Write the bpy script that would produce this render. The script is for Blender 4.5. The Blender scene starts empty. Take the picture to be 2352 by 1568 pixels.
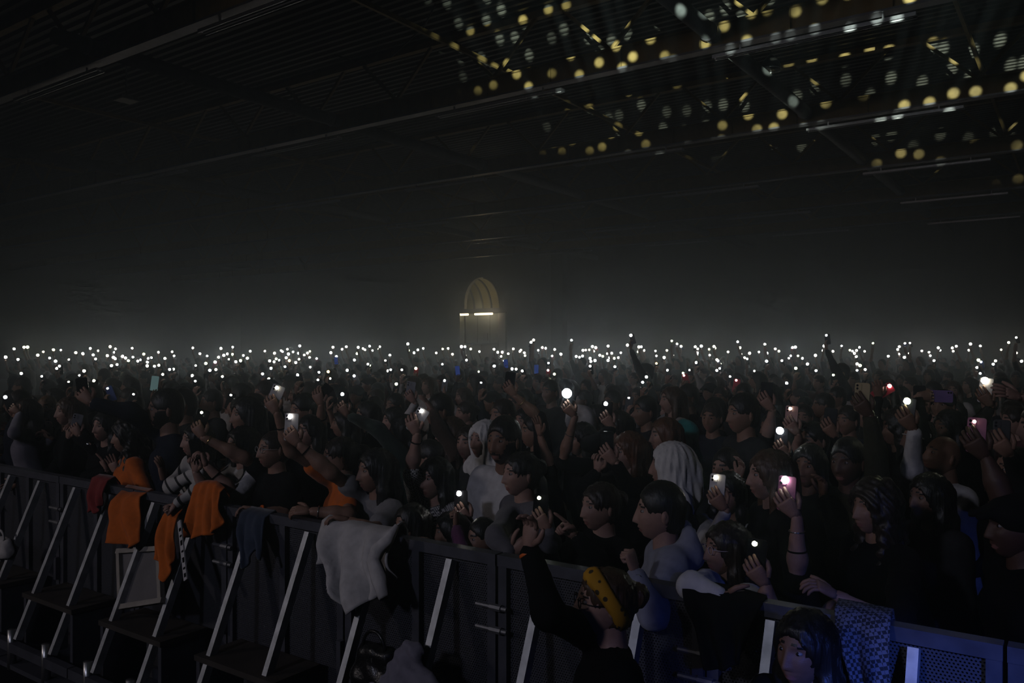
import bpy, math, random
import numpy as np
from mathutils import Vector, Matrix

# ---------------------------------------------------------------- scene, camera, world, exposure
sc = bpy.context.scene
COL = sc.collection
random.seed(7)
rng = np.random.default_rng(7)

FPX = 1882.0                      # focal length in pixels of the 2352 px wide frame
CX, HY = 1176.0, 800.0            # image centre column, horizon row
CAMH = 2.13
YAW = math.radians(35.1)
FW = Vector((-math.sin(YAW), math.cos(YAW), 0.0))
RT = Vector((math.cos(YAW), math.sin(YAW), 0.0))
UP = Vector((0, 0, 1))

cam_d = bpy.data.cameras.new('camera')
cam_d.sensor_width = 36.0
cam_d.lens = FPX / 2352 * 36.0
cam_d.shift_y = (HY - 784.0) / 2352.0
cam_d.clip_start = 0.05
cam_d.clip_end = 400
cam = bpy.data.objects.new('camera', cam_d)
cam.location = (0, 0, CAMH)
cam.rotation_euler = (math.radians(90), 0, YAW)
COL.objects.link(cam)
sc.camera = cam

sc.view_settings.view_transform = 'Standard'
sc.view_settings.look = 'None'
sc.view_settings.gamma = 1.0
sc.view_settings.use_curve_mapping = False
sc.view_settings.exposure = 0.0

cy = sc.cycles
cy.use_denoising = True
try:
    cy.denoiser = 'OPENIMAGEDENOISE'
    cy.denoising_input_passes = 'RGB_ALBEDO_NORMAL'
except Exception:
    pass
cy.use_adaptive_sampling = True
cy.adaptive_threshold = 0.06
cy.adaptive_min_samples = 16
cy.max_bounces = 2
cy.diffuse_bounces = 0
cy.glossy_bounces = 1
cy.transmission_bounces = 2
cy.transparent_max_bounces = 6
cy.volume_bounces = 0
cy.caustics_reflective = False
cy.caustics_refractive = False
cy.use_light_tree = True
cy.sample_clamp_indirect = 2.0

world = bpy.data.worlds.new('world')
sc.world = world
world.use_nodes = True
world.node_tree.nodes['Background'].inputs[0].default_value = (0.004, 0.0045, 0.005, 1)
world.node_tree.nodes['Background'].inputs[1].default_value = 0.0
# stage haze filling the hall
hz = world.node_tree.nodes.new('ShaderNodeVolumeScatter')
hz.inputs['Color'].default_value = (0.74, 0.87, 1.0, 1)
hz.inputs['Density'].default_value = 0.021
hz.inputs['Anisotropy'].default_value = 0.8
world.node_tree.links.new(hz.outputs[0], world.node_tree.nodes['World Output'].inputs['Volume'])


def aim(o, target):
    o.rotation_euler = (Vector(target) - o.location).to_track_quat('-Z', 'Y').to_euler()


def spot(name, loc, target, power, color, angle, blend=0.6, radius=0.25):
    d = bpy.data.lights.new(name, 'SPOT')
    d.energy = power
    d.color = color
    d.spot_size = math.radians(angle)
    d.spot_blend = blend
    d.shadow_soft_size = radius
    o = bpy.data.objects.new(name, d)
    o.location = loc
    COL.objects.link(o)
    aim(o, target)
    return o


# stage wash on the crowd (lamps of the stage rig, left of and behind the camera)
spot('stage_wash_lamp', (-13.0, -9.0, 6.5), (-5.5, 8.0, 2.0), 700, (0.97, 0.9, 0.95), 62, 1.0, 0.5)
spot('stage_wash_lamp', (-3.0, -9.0, 6.8), (-1.2, 4.2, 1.2), 680, (0.70, 0.74, 1.0), 70, 1.0, 0.5)
# blue stage lamp on the right end of the barrier
spot('stage_blue_lamp', (5.0, -5.0, 4.5), (0.1, 2.7, 0.4), 650, (0.08, 0.16, 1.0), 21, 1.0, 0.1)
spot('stage_blue_lamp', (4.6, -5.2, 4.6), (-0.3, 2.65, 0.75), 3600, (0.08, 0.17, 1.0), 8.5, 0.7, 0.08)
# patterned stage lamp throwing dots of light on the roof
gobo = spot('stage_pattern_lamp', (1.0, -3.0, 3.0), (-3.2, 17.0, 9.3), 80000, (1, 1, 1), 52, 0.5, 0.03)


def gobo_nodes(lamp):
    d = lamp.data
    d.use_nodes = True
    nt = d.node_tree
    n, l = nt.nodes, nt.links
    em = n['Emission']
    tc = n.new('ShaderNodeTexCoord')
    sep = n.new('ShaderNodeSeparateXYZ')
    l.new(tc.outputs['Normal'], sep.inputs[0])
    def dv(a, b):
        m = n.new('ShaderNodeMath'); m.operation = 'DIVIDE'
        l.new(a, m.inputs[0]); l.new(b, m.inputs[1]); return m.outputs[0]
    cmb = n.new('ShaderNodeCombineXYZ')
    l.new(dv(sep.outputs[0], sep.outputs[2]), cmb.inputs[0])
    l.new(dv(sep.outputs[1], sep.outputs[2]), cmb.inputs[1])
    v = n.new('ShaderNodeTexVoronoi')
    v.voronoi_dimensions = '2D'
    v.inputs['Scale'].default_value = 45
    v.inputs['Randomness'].default_value = 0.75
    l.new(cmb.outputs[0], v.inputs['Vector'])
    mr = n.new('ShaderNodeMapRange')
    mr.inputs[1].default_value = 0.15
    mr.inputs[2].default_value = 0.25
    mr.inputs[3].default_value = 1.0
    mr.inputs[4].default_value = 0.0
    l.new(v.outputs['Distance'], mr.inputs[0])
    no = n.new('ShaderNodeTexNoise')
    no.noise_dimensions = '2D'
    no.inputs['Scale'].default_value = 9
    l.new(cmb.outputs[0], no.inputs['Vector'])
    m2 = n.new('ShaderNodeMapRange')
    m2.inputs[1].default_value = 0.36
    m2.inputs[2].default_value = 0.56
    l.new(no.outputs[0], m2.inputs[0])
    mu = n.new('ShaderNodeMath'); mu.operation = 'MULTIPLY'
    l.new(mr.outputs[0], mu.inputs[0]); l.new(m2.outputs[0], mu.inputs[1])
    # framing shutter of the lamp: cuts the lower edge of the beam
    ab = n.new('ShaderNodeMath'); ab.operation = 'MULTIPLY_ADD'
    l.new(dv(sep.outputs[0], sep.outputs[2]), ab.inputs[0])
    ab.inputs[1].default_value = 0.12
    l.new(dv(sep.outputs[1], sep.outputs[2]), ab.inputs[2])
    sh = n.new('ShaderNodeMapRange')
    sh.inputs[1].default_value = 0.132
    sh.inputs[2].default_value = 0.155
    sh.inputs[3].default_value = 1.0
    sh.inputs[4].default_value = 0.0
    l.new(ab.outputs[0], sh.inputs[0])
    m3 = n.new('ShaderNodeMath'); m3.operation = 'MULTIPLY'
    l.new(mu.outputs[0], m3.inputs[0]); l.new(sh.outputs[0], m3.inputs[1])
    l.new(m3.outputs[0], em.inputs['Strength'])
    em.inputs['Color'].default_value = (0.78, 1.0, 0.9, 1)


gobo_nodes(gobo)


def at(px, py, z):
    """world point seen at pixel (px, py) at depth z in front of the camera"""
    return Vector((0, 0, CAMH)) + FW * z + RT * ((px - CX) / FPX * z) + UP * ((HY - py) / FPX * z)


def on_plane(px, py, Y=None, Z=None):
    """world point of a pixel's ray on the hall plane y = Y or z = Z"""
    d = FW + RT * ((px - CX) / FPX) + UP * ((HY - py) / FPX)
    t = Y / d.y if Y is not None else (Z - CAMH) / d.z
    return Vector((0, 0, CAMH)) + d * t


# ---------------------------------------------------------------- materials
MATS = {}


def mat(name, col, rough=0.7, metal=0.0, noise=0.0, nscale=30, bump=0.0, bscale=80, spec=0.5, emit=None, estr=0.0, aniso=None, sheen=0.0, sss=0.0):
    if name in MATS:
        return MATS[name]
    m = bpy.data.materials.new(name)
    m.use_nodes = True
    nt = m.node_tree
    b = nt.nodes['Principled BSDF']
    b.inputs['Base Color'].default_value = (*col, 1)
    b.inputs['Roughness'].default_value = rough
    b.inputs['Metallic'].default_value = metal
    b.inputs['Specular IOR Level'].default_value = spec
    if sheen:
        b.inputs['Sheen Weight'].default_value = sheen
    if emit:
        b.inputs['Emission Color'].default_value = (*emit, 1)
        b.inputs['Emission Strength'].default_value = estr
    tc = None
    if noise or bump:
        tc = nt.nodes.new('ShaderNodeTexCoord')
        mp = nt.nodes.new('ShaderNodeMapping')
        nt.links.new(tc.outputs['Object'], mp.inputs[0])
        if aniso:
            mp.inputs['Scale'].default_value = aniso
    if noise:
        t = nt.nodes.new('ShaderNodeTexNoise')
        t.inputs['Scale'].default_value = nscale
        t.inputs['Detail'].default_value = 4
        nt.links.new(mp.outputs[0], t.inputs['Vector'])
        r = nt.nodes.new('ShaderNodeMapRange')
        r.inputs[1].default_value = 0.3
        r.inputs[2].default_value = 0.7
        r.inputs[3].default_value = 1 - noise
        r.inputs[4].default_value = 1 + noise
        nt.links.new(t.outputs[0], r.inputs[0])
        mx = nt.nodes.new('ShaderNodeMix')
        mx.data_type = 'RGBA'
        mx.blend_type = 'MULTIPLY'
        mx.inputs[0].default_value = 1.0
        mx.inputs[6].default_value = (*col, 1)
        nt.links.new(r.outputs[0], mx.inputs[7])
        nt.links.new(mx.outputs[2], b.inputs['Base Color'])
    if bump:
        t = nt.nodes.new('ShaderNodeTexNoise')
        t.inputs['Scale'].default_value = bscale
        nt.links.new(mp.outputs[0], t.inputs['Vector'])
        bp = nt.nodes.new('ShaderNodeBump')
        bp.inputs['Strength'].default_value = bump
        bp.inputs['Distance'].default_value = 0.01
        nt.links.new(t.outputs[0], bp.inputs['Height'])
        nt.links.new(bp.outputs[0], b.inputs['Normal'])
    MATS[name] = m
    return m


def emat(name, col, strength):
    if name in MATS:
        return MATS[name]
    m = bpy.data.materials.new(name)
    m.use_nodes = True
    nt = m.node_tree
    nt.nodes.remove(nt.nodes['Principled BSDF'])
    e = nt.nodes.new('ShaderNodeEmission')
    e.inputs[0].default_value = (*col, 1)
    e.inputs[1].default_value = strength
    nt.links.new(e.outputs[0], nt.nodes['Material Output'].inputs[0])
    MATS[name] = m
    return m


def pattern_mat(name, kind, c1, c2, scale, rough=0.8):
    """checked (kind 'check'), striped (kind 'stripe') or dotted cloth"""
    if name in MATS:
        return MATS[name]
    m = bpy.data.materials.new(name)
    m.use_nodes = True
    nt = m.node_tree
    b = nt.nodes['Principled BSDF']
    b.inputs['Roughness'].default_value = rough
    tc = nt.nodes.new('ShaderNodeTexCoord')
    mx = nt.nodes.new('ShaderNodeMix')
    mx.data_type = 'RGBA'
    mx.inputs[6].default_value = (*c1, 1)
    mx.inputs[7].default_value = (*c2, 1)
    if kind == 'check':
        t = nt.nodes.new('ShaderNodeTexChecker')
        t.inputs['Scale'].default_value = scale
        mp = nt.nodes.new('ShaderNodeMapping')
        mp.inputs['Rotation'].default_value = (0.3, 0.35, YAW)
        nt.links.new(tc.outputs['Object'], mp.inputs[0])
        nt.links.new(mp.outputs[0], t.inputs['Vector'])
        nt.links.new(t.outputs['Fac'], mx.inputs[0])
    elif kind == 'stripe':
        t = nt.nodes.new('ShaderNodeTexWave')
        t.bands_direction = 'DIAGONAL'
        t.inputs['Scale'].default_value = scale
        t.inputs['Distortion'].default_value = 1.0
        nt.links.new(tc.outputs['Object'], t.inputs['Vector'])
        r = nt.nodes.new('ShaderNodeMapRange')
        r.inputs[1].default_value = 0.86
        r.inputs[2].default_value = 0.9
        nt.links.new(t.outputs['Fac'], r.inputs[0])
        nt.links.new(r.outputs[0], mx.inputs[0])
    else:
        t = nt.nodes.new('ShaderNodeTexVoronoi')
        t.inputs['Scale'].default_value = scale
        nt.links.new(tc.outputs['Object'], t.inputs['Vector'])
        r = nt.nodes.new('ShaderNodeMapRange')
        r.inputs[1].default_value = 0.25
        r.inputs[2].default_value = 0.3
        r.inputs[3].default_value = 1
        r.inputs[4].default_value = 0
        nt.links.new(t.outputs['Distance'], r.inputs[0])
        nt.links.new(r.outputs[0], mx.inputs[0])
    nt.links.new(mx.outputs[2], b.inputs['Base Color'])
    MATS[name] = m
    return m


# ---------------------------------------------------------------- mesh helpers
class MB:
    def __init__(self):
        self.v, self.f, self.m = [], [], []

    def add(self, verts, faces, mi=0):
        o = len(self.v)
        self.v.extend([tuple(p) for p in verts])
        self.f.extend([tuple(i + o for i in q) for q in faces])
        self.m.extend([mi] * len(faces) if isinstance(mi, int) else list(mi))
        return self

    def box(self, c, s, R=None, mi=0):
        c = Vector(c)
        vs = []
        for dz in (-.5, .5):
            for dy in (-.5, .5):
                for dx in (-.5, .5):
                    p = Vector((dx * s[0], dy * s[1], dz * s[2]))
                    if R is not None:
                        p = R @ p
                    vs.append(c + p)
        return self.add(vs, [(0, 2, 3, 1), (4, 5, 7, 6), (0, 1, 5, 4), (2, 6, 7, 3), (0, 4, 6, 2), (1, 3, 7, 5)], mi)

    def bar(self, a, b, w, h, up=UP, mi=0):
        a, b = Vector(a), Vector(b)
        d = (b - a)
        L = d.length
        y = d.normalized()
        x = y.cross(up)
        if x.length < 1e-4:
            x = y.cross(Vector((1, 0, 0)))
        x.normalize()
        z = x.cross(y)
        R = Matrix((x, y, z)).transposed()
        return self.box((a + b) / 2, (w, L, h), R, mi)

    def tube(self, pts, rad, n=8, caps=True, mi=0, flat=None):
        pts = [Vector(p) for p in pts]
        if not isinstance(rad, (list, tuple)):
            rad = [rad] * len(pts)
        rings = []
        prev = None
        vs = []
        for i, p in enumerate(pts):
            t = (pts[min(i + 1, len(pts) - 1)] - pts[max(i - 1, 0)]).normalized()
            if prev is None:
                a = t.orthogonal().normalized()
                if flat is not None:
                    a = (flat - t * flat.dot(t)).normalized()
            else:
                a = (prev - t * prev.dot(t)).normalized()
            prev = a
            b = t.cross(a)
            for k in range(n):
                an = 2 * math.pi * k / n
                vs.append(p + (a * math.cos(an) + b * math.sin(an)) * rad[i])
        fs = []
        for i in range(len(pts) - 1):
            for k in range(n):
                k2 = (k + 1) % n
                fs.append((i * n + k, i * n + k2, (i + 1) * n + k2, (i + 1) * n + k))
        if caps:
            fs.append(tuple(range(n - 1, -1, -1)))
            fs.append(tuple(range((len(pts) - 1) * n, len(pts) * n)))
        return self.add(vs, fs, mi)

    def ball(self, c, r, nu=10, nv=6, R=None, mi=0):
        c = Vector(c)
        if not isinstance(r, (list, tuple)):
            r = (r, r, r)
        vs = []
        for j in range(nv + 1):
            ph = -math.pi / 2 + math.pi * j / nv
            for i in range(nu):
                th = 2 * math.pi * i / nu
                p = Vector((r[0] * math.cos(ph) * math.cos(th), r[1] * math.cos(ph) * math.sin(th), r[2] * math.sin(ph)))
                if R is not None:
                    p = R @ p
                vs.append(c + p)
        fs = [(j * nu + i, j * nu + (i + 1) % nu, (j + 1) * nu + (i + 1) % nu, (j + 1) * nu + i) for j in range(nv) for i in range(nu)]
        return self.add(vs, fs, mi)

    def build(self, name, mats, parent=None, smooth=False, origin=None):
        o = Vector(origin) if origin is not None else Vector((0, 0, 0))
        me = bpy.data.meshes.new(name)
        me.from_pydata([(p[0] - o.x, p[1] - o.y, p[2] - o.z) for p in self.v], [], self.f)
        if not isinstance(mats, (list, tuple)):
            mats = [mats]
        for m in mats:
            me.materials.append(m)
        if len(mats) > 1:
            me.polygons.foreach_set('material_index', self.m)
        if smooth:
            me.polygons.foreach_set('use_smooth', [True] * len(me.polygons))
        me.update()
        return link(name, me, parent, o if parent is None else None)


def link(name, me, parent=None, loc=None):
    ob = bpy.data.objects.new(name, me)
    COL.objects.link(ob)
    if parent is not None:
        ob.parent = parent
    if loc is not None:
        ob.location = loc
    return ob


def empty(name, loc, rz=0.0):
    e = bpy.data.objects.new(name, None)
    e.empty_display_size = 0.1
    e.location = loc
    e.rotation_euler = (0, 0, rz)
    COL.objects.link(e)
    return e


def tag(o, label, cat, group=None, kind=None):
    o['label'] = label
    o['category'] = cat
    if group:
        o['group'] = group
    if kind:
        o['kind'] = kind
    return o


def struct(o, label=None):
    o['kind'] = 'structure'
    if label:
        o['label'] = label
    return o


# ---- signed-distance surfaces (smooth continuous bodies, garments and hair)
def sdf_mesh(prims, res, k=0.03, disp=None):
    """prims: ('c', a, b, ra, rb) tapered capsule / ('e', c, (rx,ry,rz), R) ellipsoid / ('x', c, r, R) carved ellipsoid.
    Returns vertices (n,3) and quads (m,4) of the blended surface (surface nets)."""
    lo, hi = np.full(3, 1e9), np.full(3, -1e9)
    pr = []
    for p in prims:
        if p[0] == 'c':
            a, b = np.array(p[1], float), np.array(p[2], float)
            r = max(p[3], p[4])
            l, h = np.minimum(a, b) - r, np.maximum(a, b) + r
        else:
            a = np.array(p[1], float)
            r = max(p[2])
            l, h = a - r, a + r
        pr.append((p, l, h))
        if p[0] != 'x':
            lo, hi = np.minimum(lo, l), np.maximum(hi, h)
    lo = lo - 3 * res
    n = np.ceil((hi + 3 * res - lo) / res).astype(int) + 1
    F = np.full(n, 0.5, np.float32)
    ax = [lo[i] + res * np.arange(n[i]) for i in range(3)]
    for p, l, h in pr:
        pad = k + 2 * res
        i0 = np.clip(((l - pad - lo) / res).astype(int), 0, n - 1)
        i1 = np.clip(((h + pad - lo) / res).astype(int) + 2, 1, n)
        if np.any(i1 <= i0):
            continue
        X, Y, Z = np.meshgrid(*[ax[i][i0[i]:i1[i]] for i in range(3)], indexing='ij')
        sl = tuple(slice(i0[i], i1[i]) for i in range(3))
        if p[0] == 'c':
            a, b = np.array(p[1], float), np.array(p[2], float)
            ab = b - a
            L2 = max(ab @ ab, 1e-9)
            t = np.clip(((X - a[0]) * ab[0] + (Y - a[1]) * ab[1] + (Z - a[2]) * ab[2]) / L2, 0, 1)
            d = np.sqrt((X - a[0] - t * ab[0]) ** 2 + (Y - a[1] - t * ab[1]) ** 2 + (Z - a[2] - t * ab[2]) ** 2) - (p[3] + (p[4] - p[3]) * t)
        else:
            c = p[1]
            P = np.stack([X - c[0], Y - c[1], Z - c[2]], -1)
            if len(p) > 3 and p[3] is not None:
                P = P @ np.array(p[3])          # rows of R^T applied
            r = np.array(p[2], float)
            q = np.sqrt(((P / r) ** 2).sum(-1))
            d = (q - 1) * r.min()
        G = F[sl]
        if p[0] == 'x':
            kk = 0.012
            d = -d
            hh = np.clip(.5 - .5 * (G - d) / kk, 0, 1)
            F[sl] = G * (1 - hh) + d * hh + kk * hh * (1 - hh)
        else:
            hh = np.clip(.5 + .5 * (G - d) / k, 0, 1)
            F[sl] = G * (1 - hh) + d * hh - k * hh * (1 - hh)
    return surface_nets(F, lo, res, disp)


def surface_nets(F, lo, res, disp=None):
    S = F < 0
    c = np.zeros(np.array(F.shape) - 1, np.int8)
    for dx in (0, 1):
        for dy in (0, 1):
            for dz in (0, 1):
                c += S[dx:dx + c.shape[0], dy:dy + c.shape[1], dz:dz + c.shape[2]]
    act = (c > 0) & (c < 8)
    idx = np.argwhere(act)
    num = np.full(c.shape, -1, np.int64)
    num[act] = np.arange(len(idx))
    corner = {}
    for dx in (0, 1):
        for dy in (0, 1):
            for dz in (0, 1):
                corner[(dx, dy, dz)] = F[idx[:, 0] + dx, idx[:, 1] + dy, idx[:, 2] + dz]
    acc = np.zeros((len(idx), 3))
    cnt = np.zeros(len(idx))
    ks = list(corner)
    for a in ks:
        for axis in range(3):
            if a[axis]:
                continue
            b = list(a)
            b[axis] = 1
            fa, fb = corner[a], corner[tuple(b)]
            m = (fa < 0) != (fb < 0)
            t = np.where(m, fa / np.where(m, fa - fb, 1), 0)
            pt = np.tile(np.array(a, float), (len(idx), 1))
            pt[:, axis] += t
            acc[m] += pt[m]
            cnt[m] += 1
    V = lo + res * (idx + acc / cnt[:, None])
    if disp is not None:
        g = np.stack([sum(corner[k2] * (1 if k2[i] else -1) for k2 in ks) for i in range(3)], -1)
        g /= np.linalg.norm(g, axis=1, keepdims=True) + 1e-9
        V = V + g * disp(V)[:, None]
    faces = []
    for axis in range(3):
        u, w = (axis + 1) % 3, (axis + 2) % 3
        A = np.take(S, range(0, S.shape[axis] - 1), axis)
        B = np.take(S, range(1, S.shape[axis]), axis)
        e = np.argwhere(A != B)
        e = e[(e[:, u] > 0) & (e[:, w] > 0) & (e[:, u] < S.shape[u] - 1) & (e[:, w] < S.shape[w] - 1)]
        if not len(e):
            continue
        ins = S[e[:, 0], e[:, 1], e[:, 2]]
        q = []
        for du, dw in ((-1, -1), (0, -1), (0, 0), (-1, 0)):
            p = e.copy()
            p[:, u] += du
            p[:, w] += dw
            q.append(num[p[:, 0], p[:, 1], p[:, 2]])
        q = np.stack(q, -1)
        q[~ins] = q[~ins][:, ::-1]
        faces.append(q)
    return V, np.concatenate(faces)


def wrinkle(amp, f=14.0, seed=0.0):
    def d(V):
        x, y, z = V[:, 0] * f + seed, V[:, 1] * f + seed * 1.7, V[:, 2] * f
        return amp * (np.sin(x * 1.3 + 2 * np.sin(z * .7 + y)) * np.cos(z * 1.1 + np.sin(y * 1.9 + x)) + .5 * np.sin(2.3 * z + 1.9 * x + 2.7 * y))
    return d


def strands(c, R, amp=0.004, n=34, seed=0.0):
    c = np.array(c)
    Rm = np.array(R)
    def d(V):
        P = (V - c) @ Rm
        a = np.arctan2(P[:, 0], P[:, 1])
        return amp * (np.sin(n * a + 18 * P[:, 2] + seed) + .7 * np.sin(n * 1.7 * a - 25 * P[:, 2] + 2 * seed))
    return d

# ---------------------------------------------------------------- the hall
X0, X1, Y0, YB = -62.0, 26.0, -15.0, 46.0
M_floor = mat('dark_concrete', (0.008, 0.008, 0.009), 0.7, noise=0.3, nscale=3, bump=0.1, bscale=40, spec=0.08)
M_wall = mat('painted_wall', (0.20, 0.21, 0.215), 0.85, noise=0.15, nscale=0.8)
M_deck = mat('corrugated_roof_sheet', (0.10, 0.10, 0.092), 0.5, metal=0.1, noise=0.15, nscale=1.5)
M_ochre = mat('ochre_painted_steel', (0.30, 0.21, 0.075), 0.55, noise=0.25, nscale=4)
M_flange = mat('grey_violet_steel', (0.22, 0.215, 0.25), 0.35, metal=0.5, noise=0.2, nscale=6)
M_fix = mat('light_fixture_metal', (0.55, 0.55, 0.62), 0.32, metal=0.9, noise=0.15, nscale=20)
M_duct = mat('galvanised_duct', (0.17, 0.18, 0.19), 0.5, metal=0.4, noise=0.2, nscale=5)

struct(MB().box(((X0 + X1) / 2, (Y0 + YB) / 2, -0.05), (X1 - X0 + .6, YB - Y0 + .6, 0.1)).build('floor', M_floor))
struct(MB().box((X0 - .1, (Y0 + YB) / 2, 4.8), (0.2, YB - Y0, 9.6)).build('wall_left', M_wall))
struct(MB().box((X1 + .1, (Y0 + YB) / 2, 4.8), (0.2, YB - Y0, 9.6)).build('wall_right', M_wall))
struct(MB().box(((X0 + X1) / 2, Y0 - .1, 4.8), (X1 - X0, 0.2, 9.6)).build('wall_front', M_wall))

# back wall with the gateway opening (x -36.9 .. -32.9) and the glazed apse opening above it
GX0, GX1 = -36.95, -32.75
AX0, AX1 = -36.5, -33.4
b = MB()
def wallrect(x0, x1, z0, z1):
    b.box(((x0 + x1) / 2, YB + .15, (z0 + z1) / 2), (x1 - x0, 0.3, z1 - z0))
wallrect(X0, GX0, 0, 9.6)
wallrect(GX1, X1, 0, 9.6)
wallrect(GX0, GX1, 7.15, 9.6)
wallrect(GX0, GX1, 4.62, 4.95)
wallrect(GX0, AX0, 4.95, 7.15)
wallrect(AX1, GX1, 4.95, 7.15)
# rounded top of the apse opening
acx, arw = (AX0 + AX1) / 2, (AX1 - AX0) / 2
NS = 14
for sg in (-1, 1):
    vs, fs = [], []
    for i in range(NS + 1):
        t_ = math.pi / 2 * i / NS
        x_, z_ = acx + sg * arw * math.sin(t_), 5.35 + 1.8 * math.cos(t_)
        for yy in (YB, YB + .3):
            vs += [(x_, yy, z_), (x_, yy, 7.2)]
    for i in range(NS):
        o_ = 4 * i
        fs += [(o_, o_ + 1, o_ + 5, o_ + 4), (o_ + 2, o_ + 6, o_ + 7, o_ + 3), (o_, o_ + 4, o_ + 6, o_ + 2)]
    b.add(vs, fs)
struct(b.build('wall_back', M_wall))
b = MB()
b.box((-28.35, YB - .3, 4.5), (0.9, 0.6, 9.0))
b.box((-28.35, YB - .32, 0.15), (1.1, 0.68, 0.3))
struct(b.build('trim_1', mat('dark_column_paint', (0.06, 0.06, 0.065), 0.7)))

# corrugated roof deck
b = MB()
prof = []
y = Y0
P = 0.26
while y < YB + .3:
    for dy, z in ((0, 9.36), (.09, 9.36), (.13, 9.29), (.22, 9.29)):
        prof.append((y + dy, z))
    y += P
vs, fs = [], []
for yy, zz in prof:
    vs += [(X0, yy, zz), (X1, yy, zz)]
for i in range(len(prof) - 1):
    fs.append((2 * i, 2 * i + 1, 2 * i + 3, 2 * i + 2))
b.add(vs, fs)
b.box(((X0 + X1) / 2, (Y0 + YB) / 2, 9.62), (X1 - X0, YB - Y0, 0.1))
struct(b.build('ceiling', M_deck))

# roof trusses along x
TY = [8.37 + 6.16 * i for i in range(6)]
diag_me = None
for ti, ty in enumerate(TY):
    ordn = ['nearest', 'second nearest', 'third nearest', 'fourth nearest', 'fifth nearest', 'farthest'][ti]
    r = empty('roof_truss', ((X0 + X1) / 2, ty, 7.63))
    tag(r, '%s of the dark steel roof beams with thin diagonal struts above it' % ordn, 'roof beam', 'roof beams across the hall')
    L = X1 - X0
    MB().box((0, 0, 0.02), (L, 0.24, 0.04)).build('bottom_flange', M_flange, r)
    MB().box((0, 0, 0.24), (L, 0.03, 0.40)).build('web', M_ochre, r)
    MB().box((0, 0, 0.455), (L, 0.18, 0.03)).build('upper_flange', M_ochre, r)
    MB().box((0, 0, 1.56), (L, 0.16, 0.14)).build('top_chord', M_ochre, r)
    b = MB()
    for x in np.arange(-L / 2, L / 2, 1.65):
        b.box((x, -0.045, 0.24), (0.012, 0.06, 0.4))
    b.build('web_stiffeners', M_ochre, r)['kind'] = 'stuff'
    if diag_me is None:
        b1 = MB().bar((0, 0, 0.46), (1.1, 0, 1.5), 0.07, 0.07)
        b2 = MB().bar((0, 0, 0.46), (-1.1, 0, 1.5), 0.07, 0.07)
        o1, o2 = b1.build('diagonal_strut', M_ochre, r), b2.build('diagonal_strut', M_ochre, r)
        diag_me = (o1.data, o2.data)
        o1.location.x = o2.location.x = -L / 2 + 2.0
        first = 1
    else:
        first = 0
    lim = 4.0 + ty * 0.4
    for i in range(first, 30):
        xx = -L / 2 + 2.0 + i * 2.9
        if xx + (X0 + X1) / 2 < -34 - ti * 4 or xx + (X0 + X1) / 2 > 3:
            continue
        for me in diag_me:
            link('diagonal_strut', me, r, (xx, 0, 0))

# purlins and ducts along y
for X, w, mt, nm, lab in ((-15.6, 0.30, M_duct, 'roof_duct', 'round grey duct running under the roof at the left'),
                          (-5.65, 0.30, M_duct, 'roof_duct', 'round grey duct under the dotted part of the roof'),
                          (-25.6, 0.30, M_duct, 'roof_duct', 'faint grey duct under the roof far on the left')):
    r = empty(nm, (X, 27.0, 7.9))
    tag(r, lab, 'duct', 'ducts under the roof')
    MB().tube([(0, -19.5, 0), (0, 18.8, 0)], w / 2, 14).build('pipe', mt, r, smooth=True)
    for ty in TY:
        MB().tube([(0, ty - 27 - .3, 0), (0, ty - 27 - .24, 0)], w / 2 + .025, 14).build('joint_ring', M_flange, r, smooth=True)
for i, X in enumerate((-22.0, -11.0, -2.0, -30.0)):
    o = MB().bar((X, Y0 + .2, 8.55), (X, YB - .2, 8.55), 0.07, 0.1).build('roof_purlin', M_ochre)
    tag(o, ['thin brown purlin rail at the upper left between the first two roof beams',
            'thin brown purlin rail crossing the middle of the roof',
            'thin brown purlin rail in the dotted light at the right of the roof',
            'faint thin purlin rail in the far left of the roof'][i], 'purlin', 'thin rails under the roof')
for i, (pts, lab) in enumerate(((((1000, 10), (975, 60), (900, 130), (830, 150), (770, 125)), 'dark loose cable hanging in a loop below the roof'),)):
    cs = [on_plane(x, y, Z=8.6) for x, y in pts]
    o = MB().tube(cs, 0.018, 6).build('hanging_cable', mat('black_cable', (0.01, 0.01, 0.01), 0.6), smooth=True, origin=cs[0])
    tag(o, lab, 'cable')

# unlit fluorescent fixtures under the beams
fx = None
FIXX = [-5.65, -12.3, -18.95, -25.6]
FN = ['right end', 'middle', 'left', 'far left']
for ti, ty in enumerate(TY):
    for xi, X in enumerate(FIXX):
        if ti == 0 and xi in (0,):
            continue
        r = empty('light_fixture', (X + 1.7, ty - 0.02, 7.5))
        tag(r, 'unlit strip light fixture on the %s of the %s roof beam' % (FN[xi], ['nearest', 'second nearest', 'third nearest', 'fourth nearest', 'fifth nearest', 'farthest'][ti]), 'light fixture', 'unlit strip lights under the roof beams')
        if fx is None:
            fx = []
            fx.append(MB().box((0, 0, 0.0), (3.4, 0.13, 0.035)).box((0, -.075, -.012), (3.4, .02, .06)).box((0, .075, -.012), (3.4, .02, .06)).build('housing', M_fix, r).data)
            fx.append(MB().tube([(-1.65, 0, -.035), (1.65, 0, -.035)], 0.016, 8).build('tube_lamp', mat('unlit_tube_glass', (0.5, 0.5, 0.55), 0.1), r, smooth=True).data)
            o = MB().box((-1.2, 0, .07), (.03, .03, .12)).build('hanger', M_fix, r)
            o2 = MB().box((1.2, 0, .07), (.03, .03, .12)).build('hanger', M_fix, r)
            fx += [o.data, o2.data]
        else:
            for nm, me in zip(('housing', 'tube_lamp', 'hanger', 'hanger'), fx):
                link(nm, me, r)
p = on_plane(290, 228, Z=8.4)
r = empty('square_ceiling_lamp', p)
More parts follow.
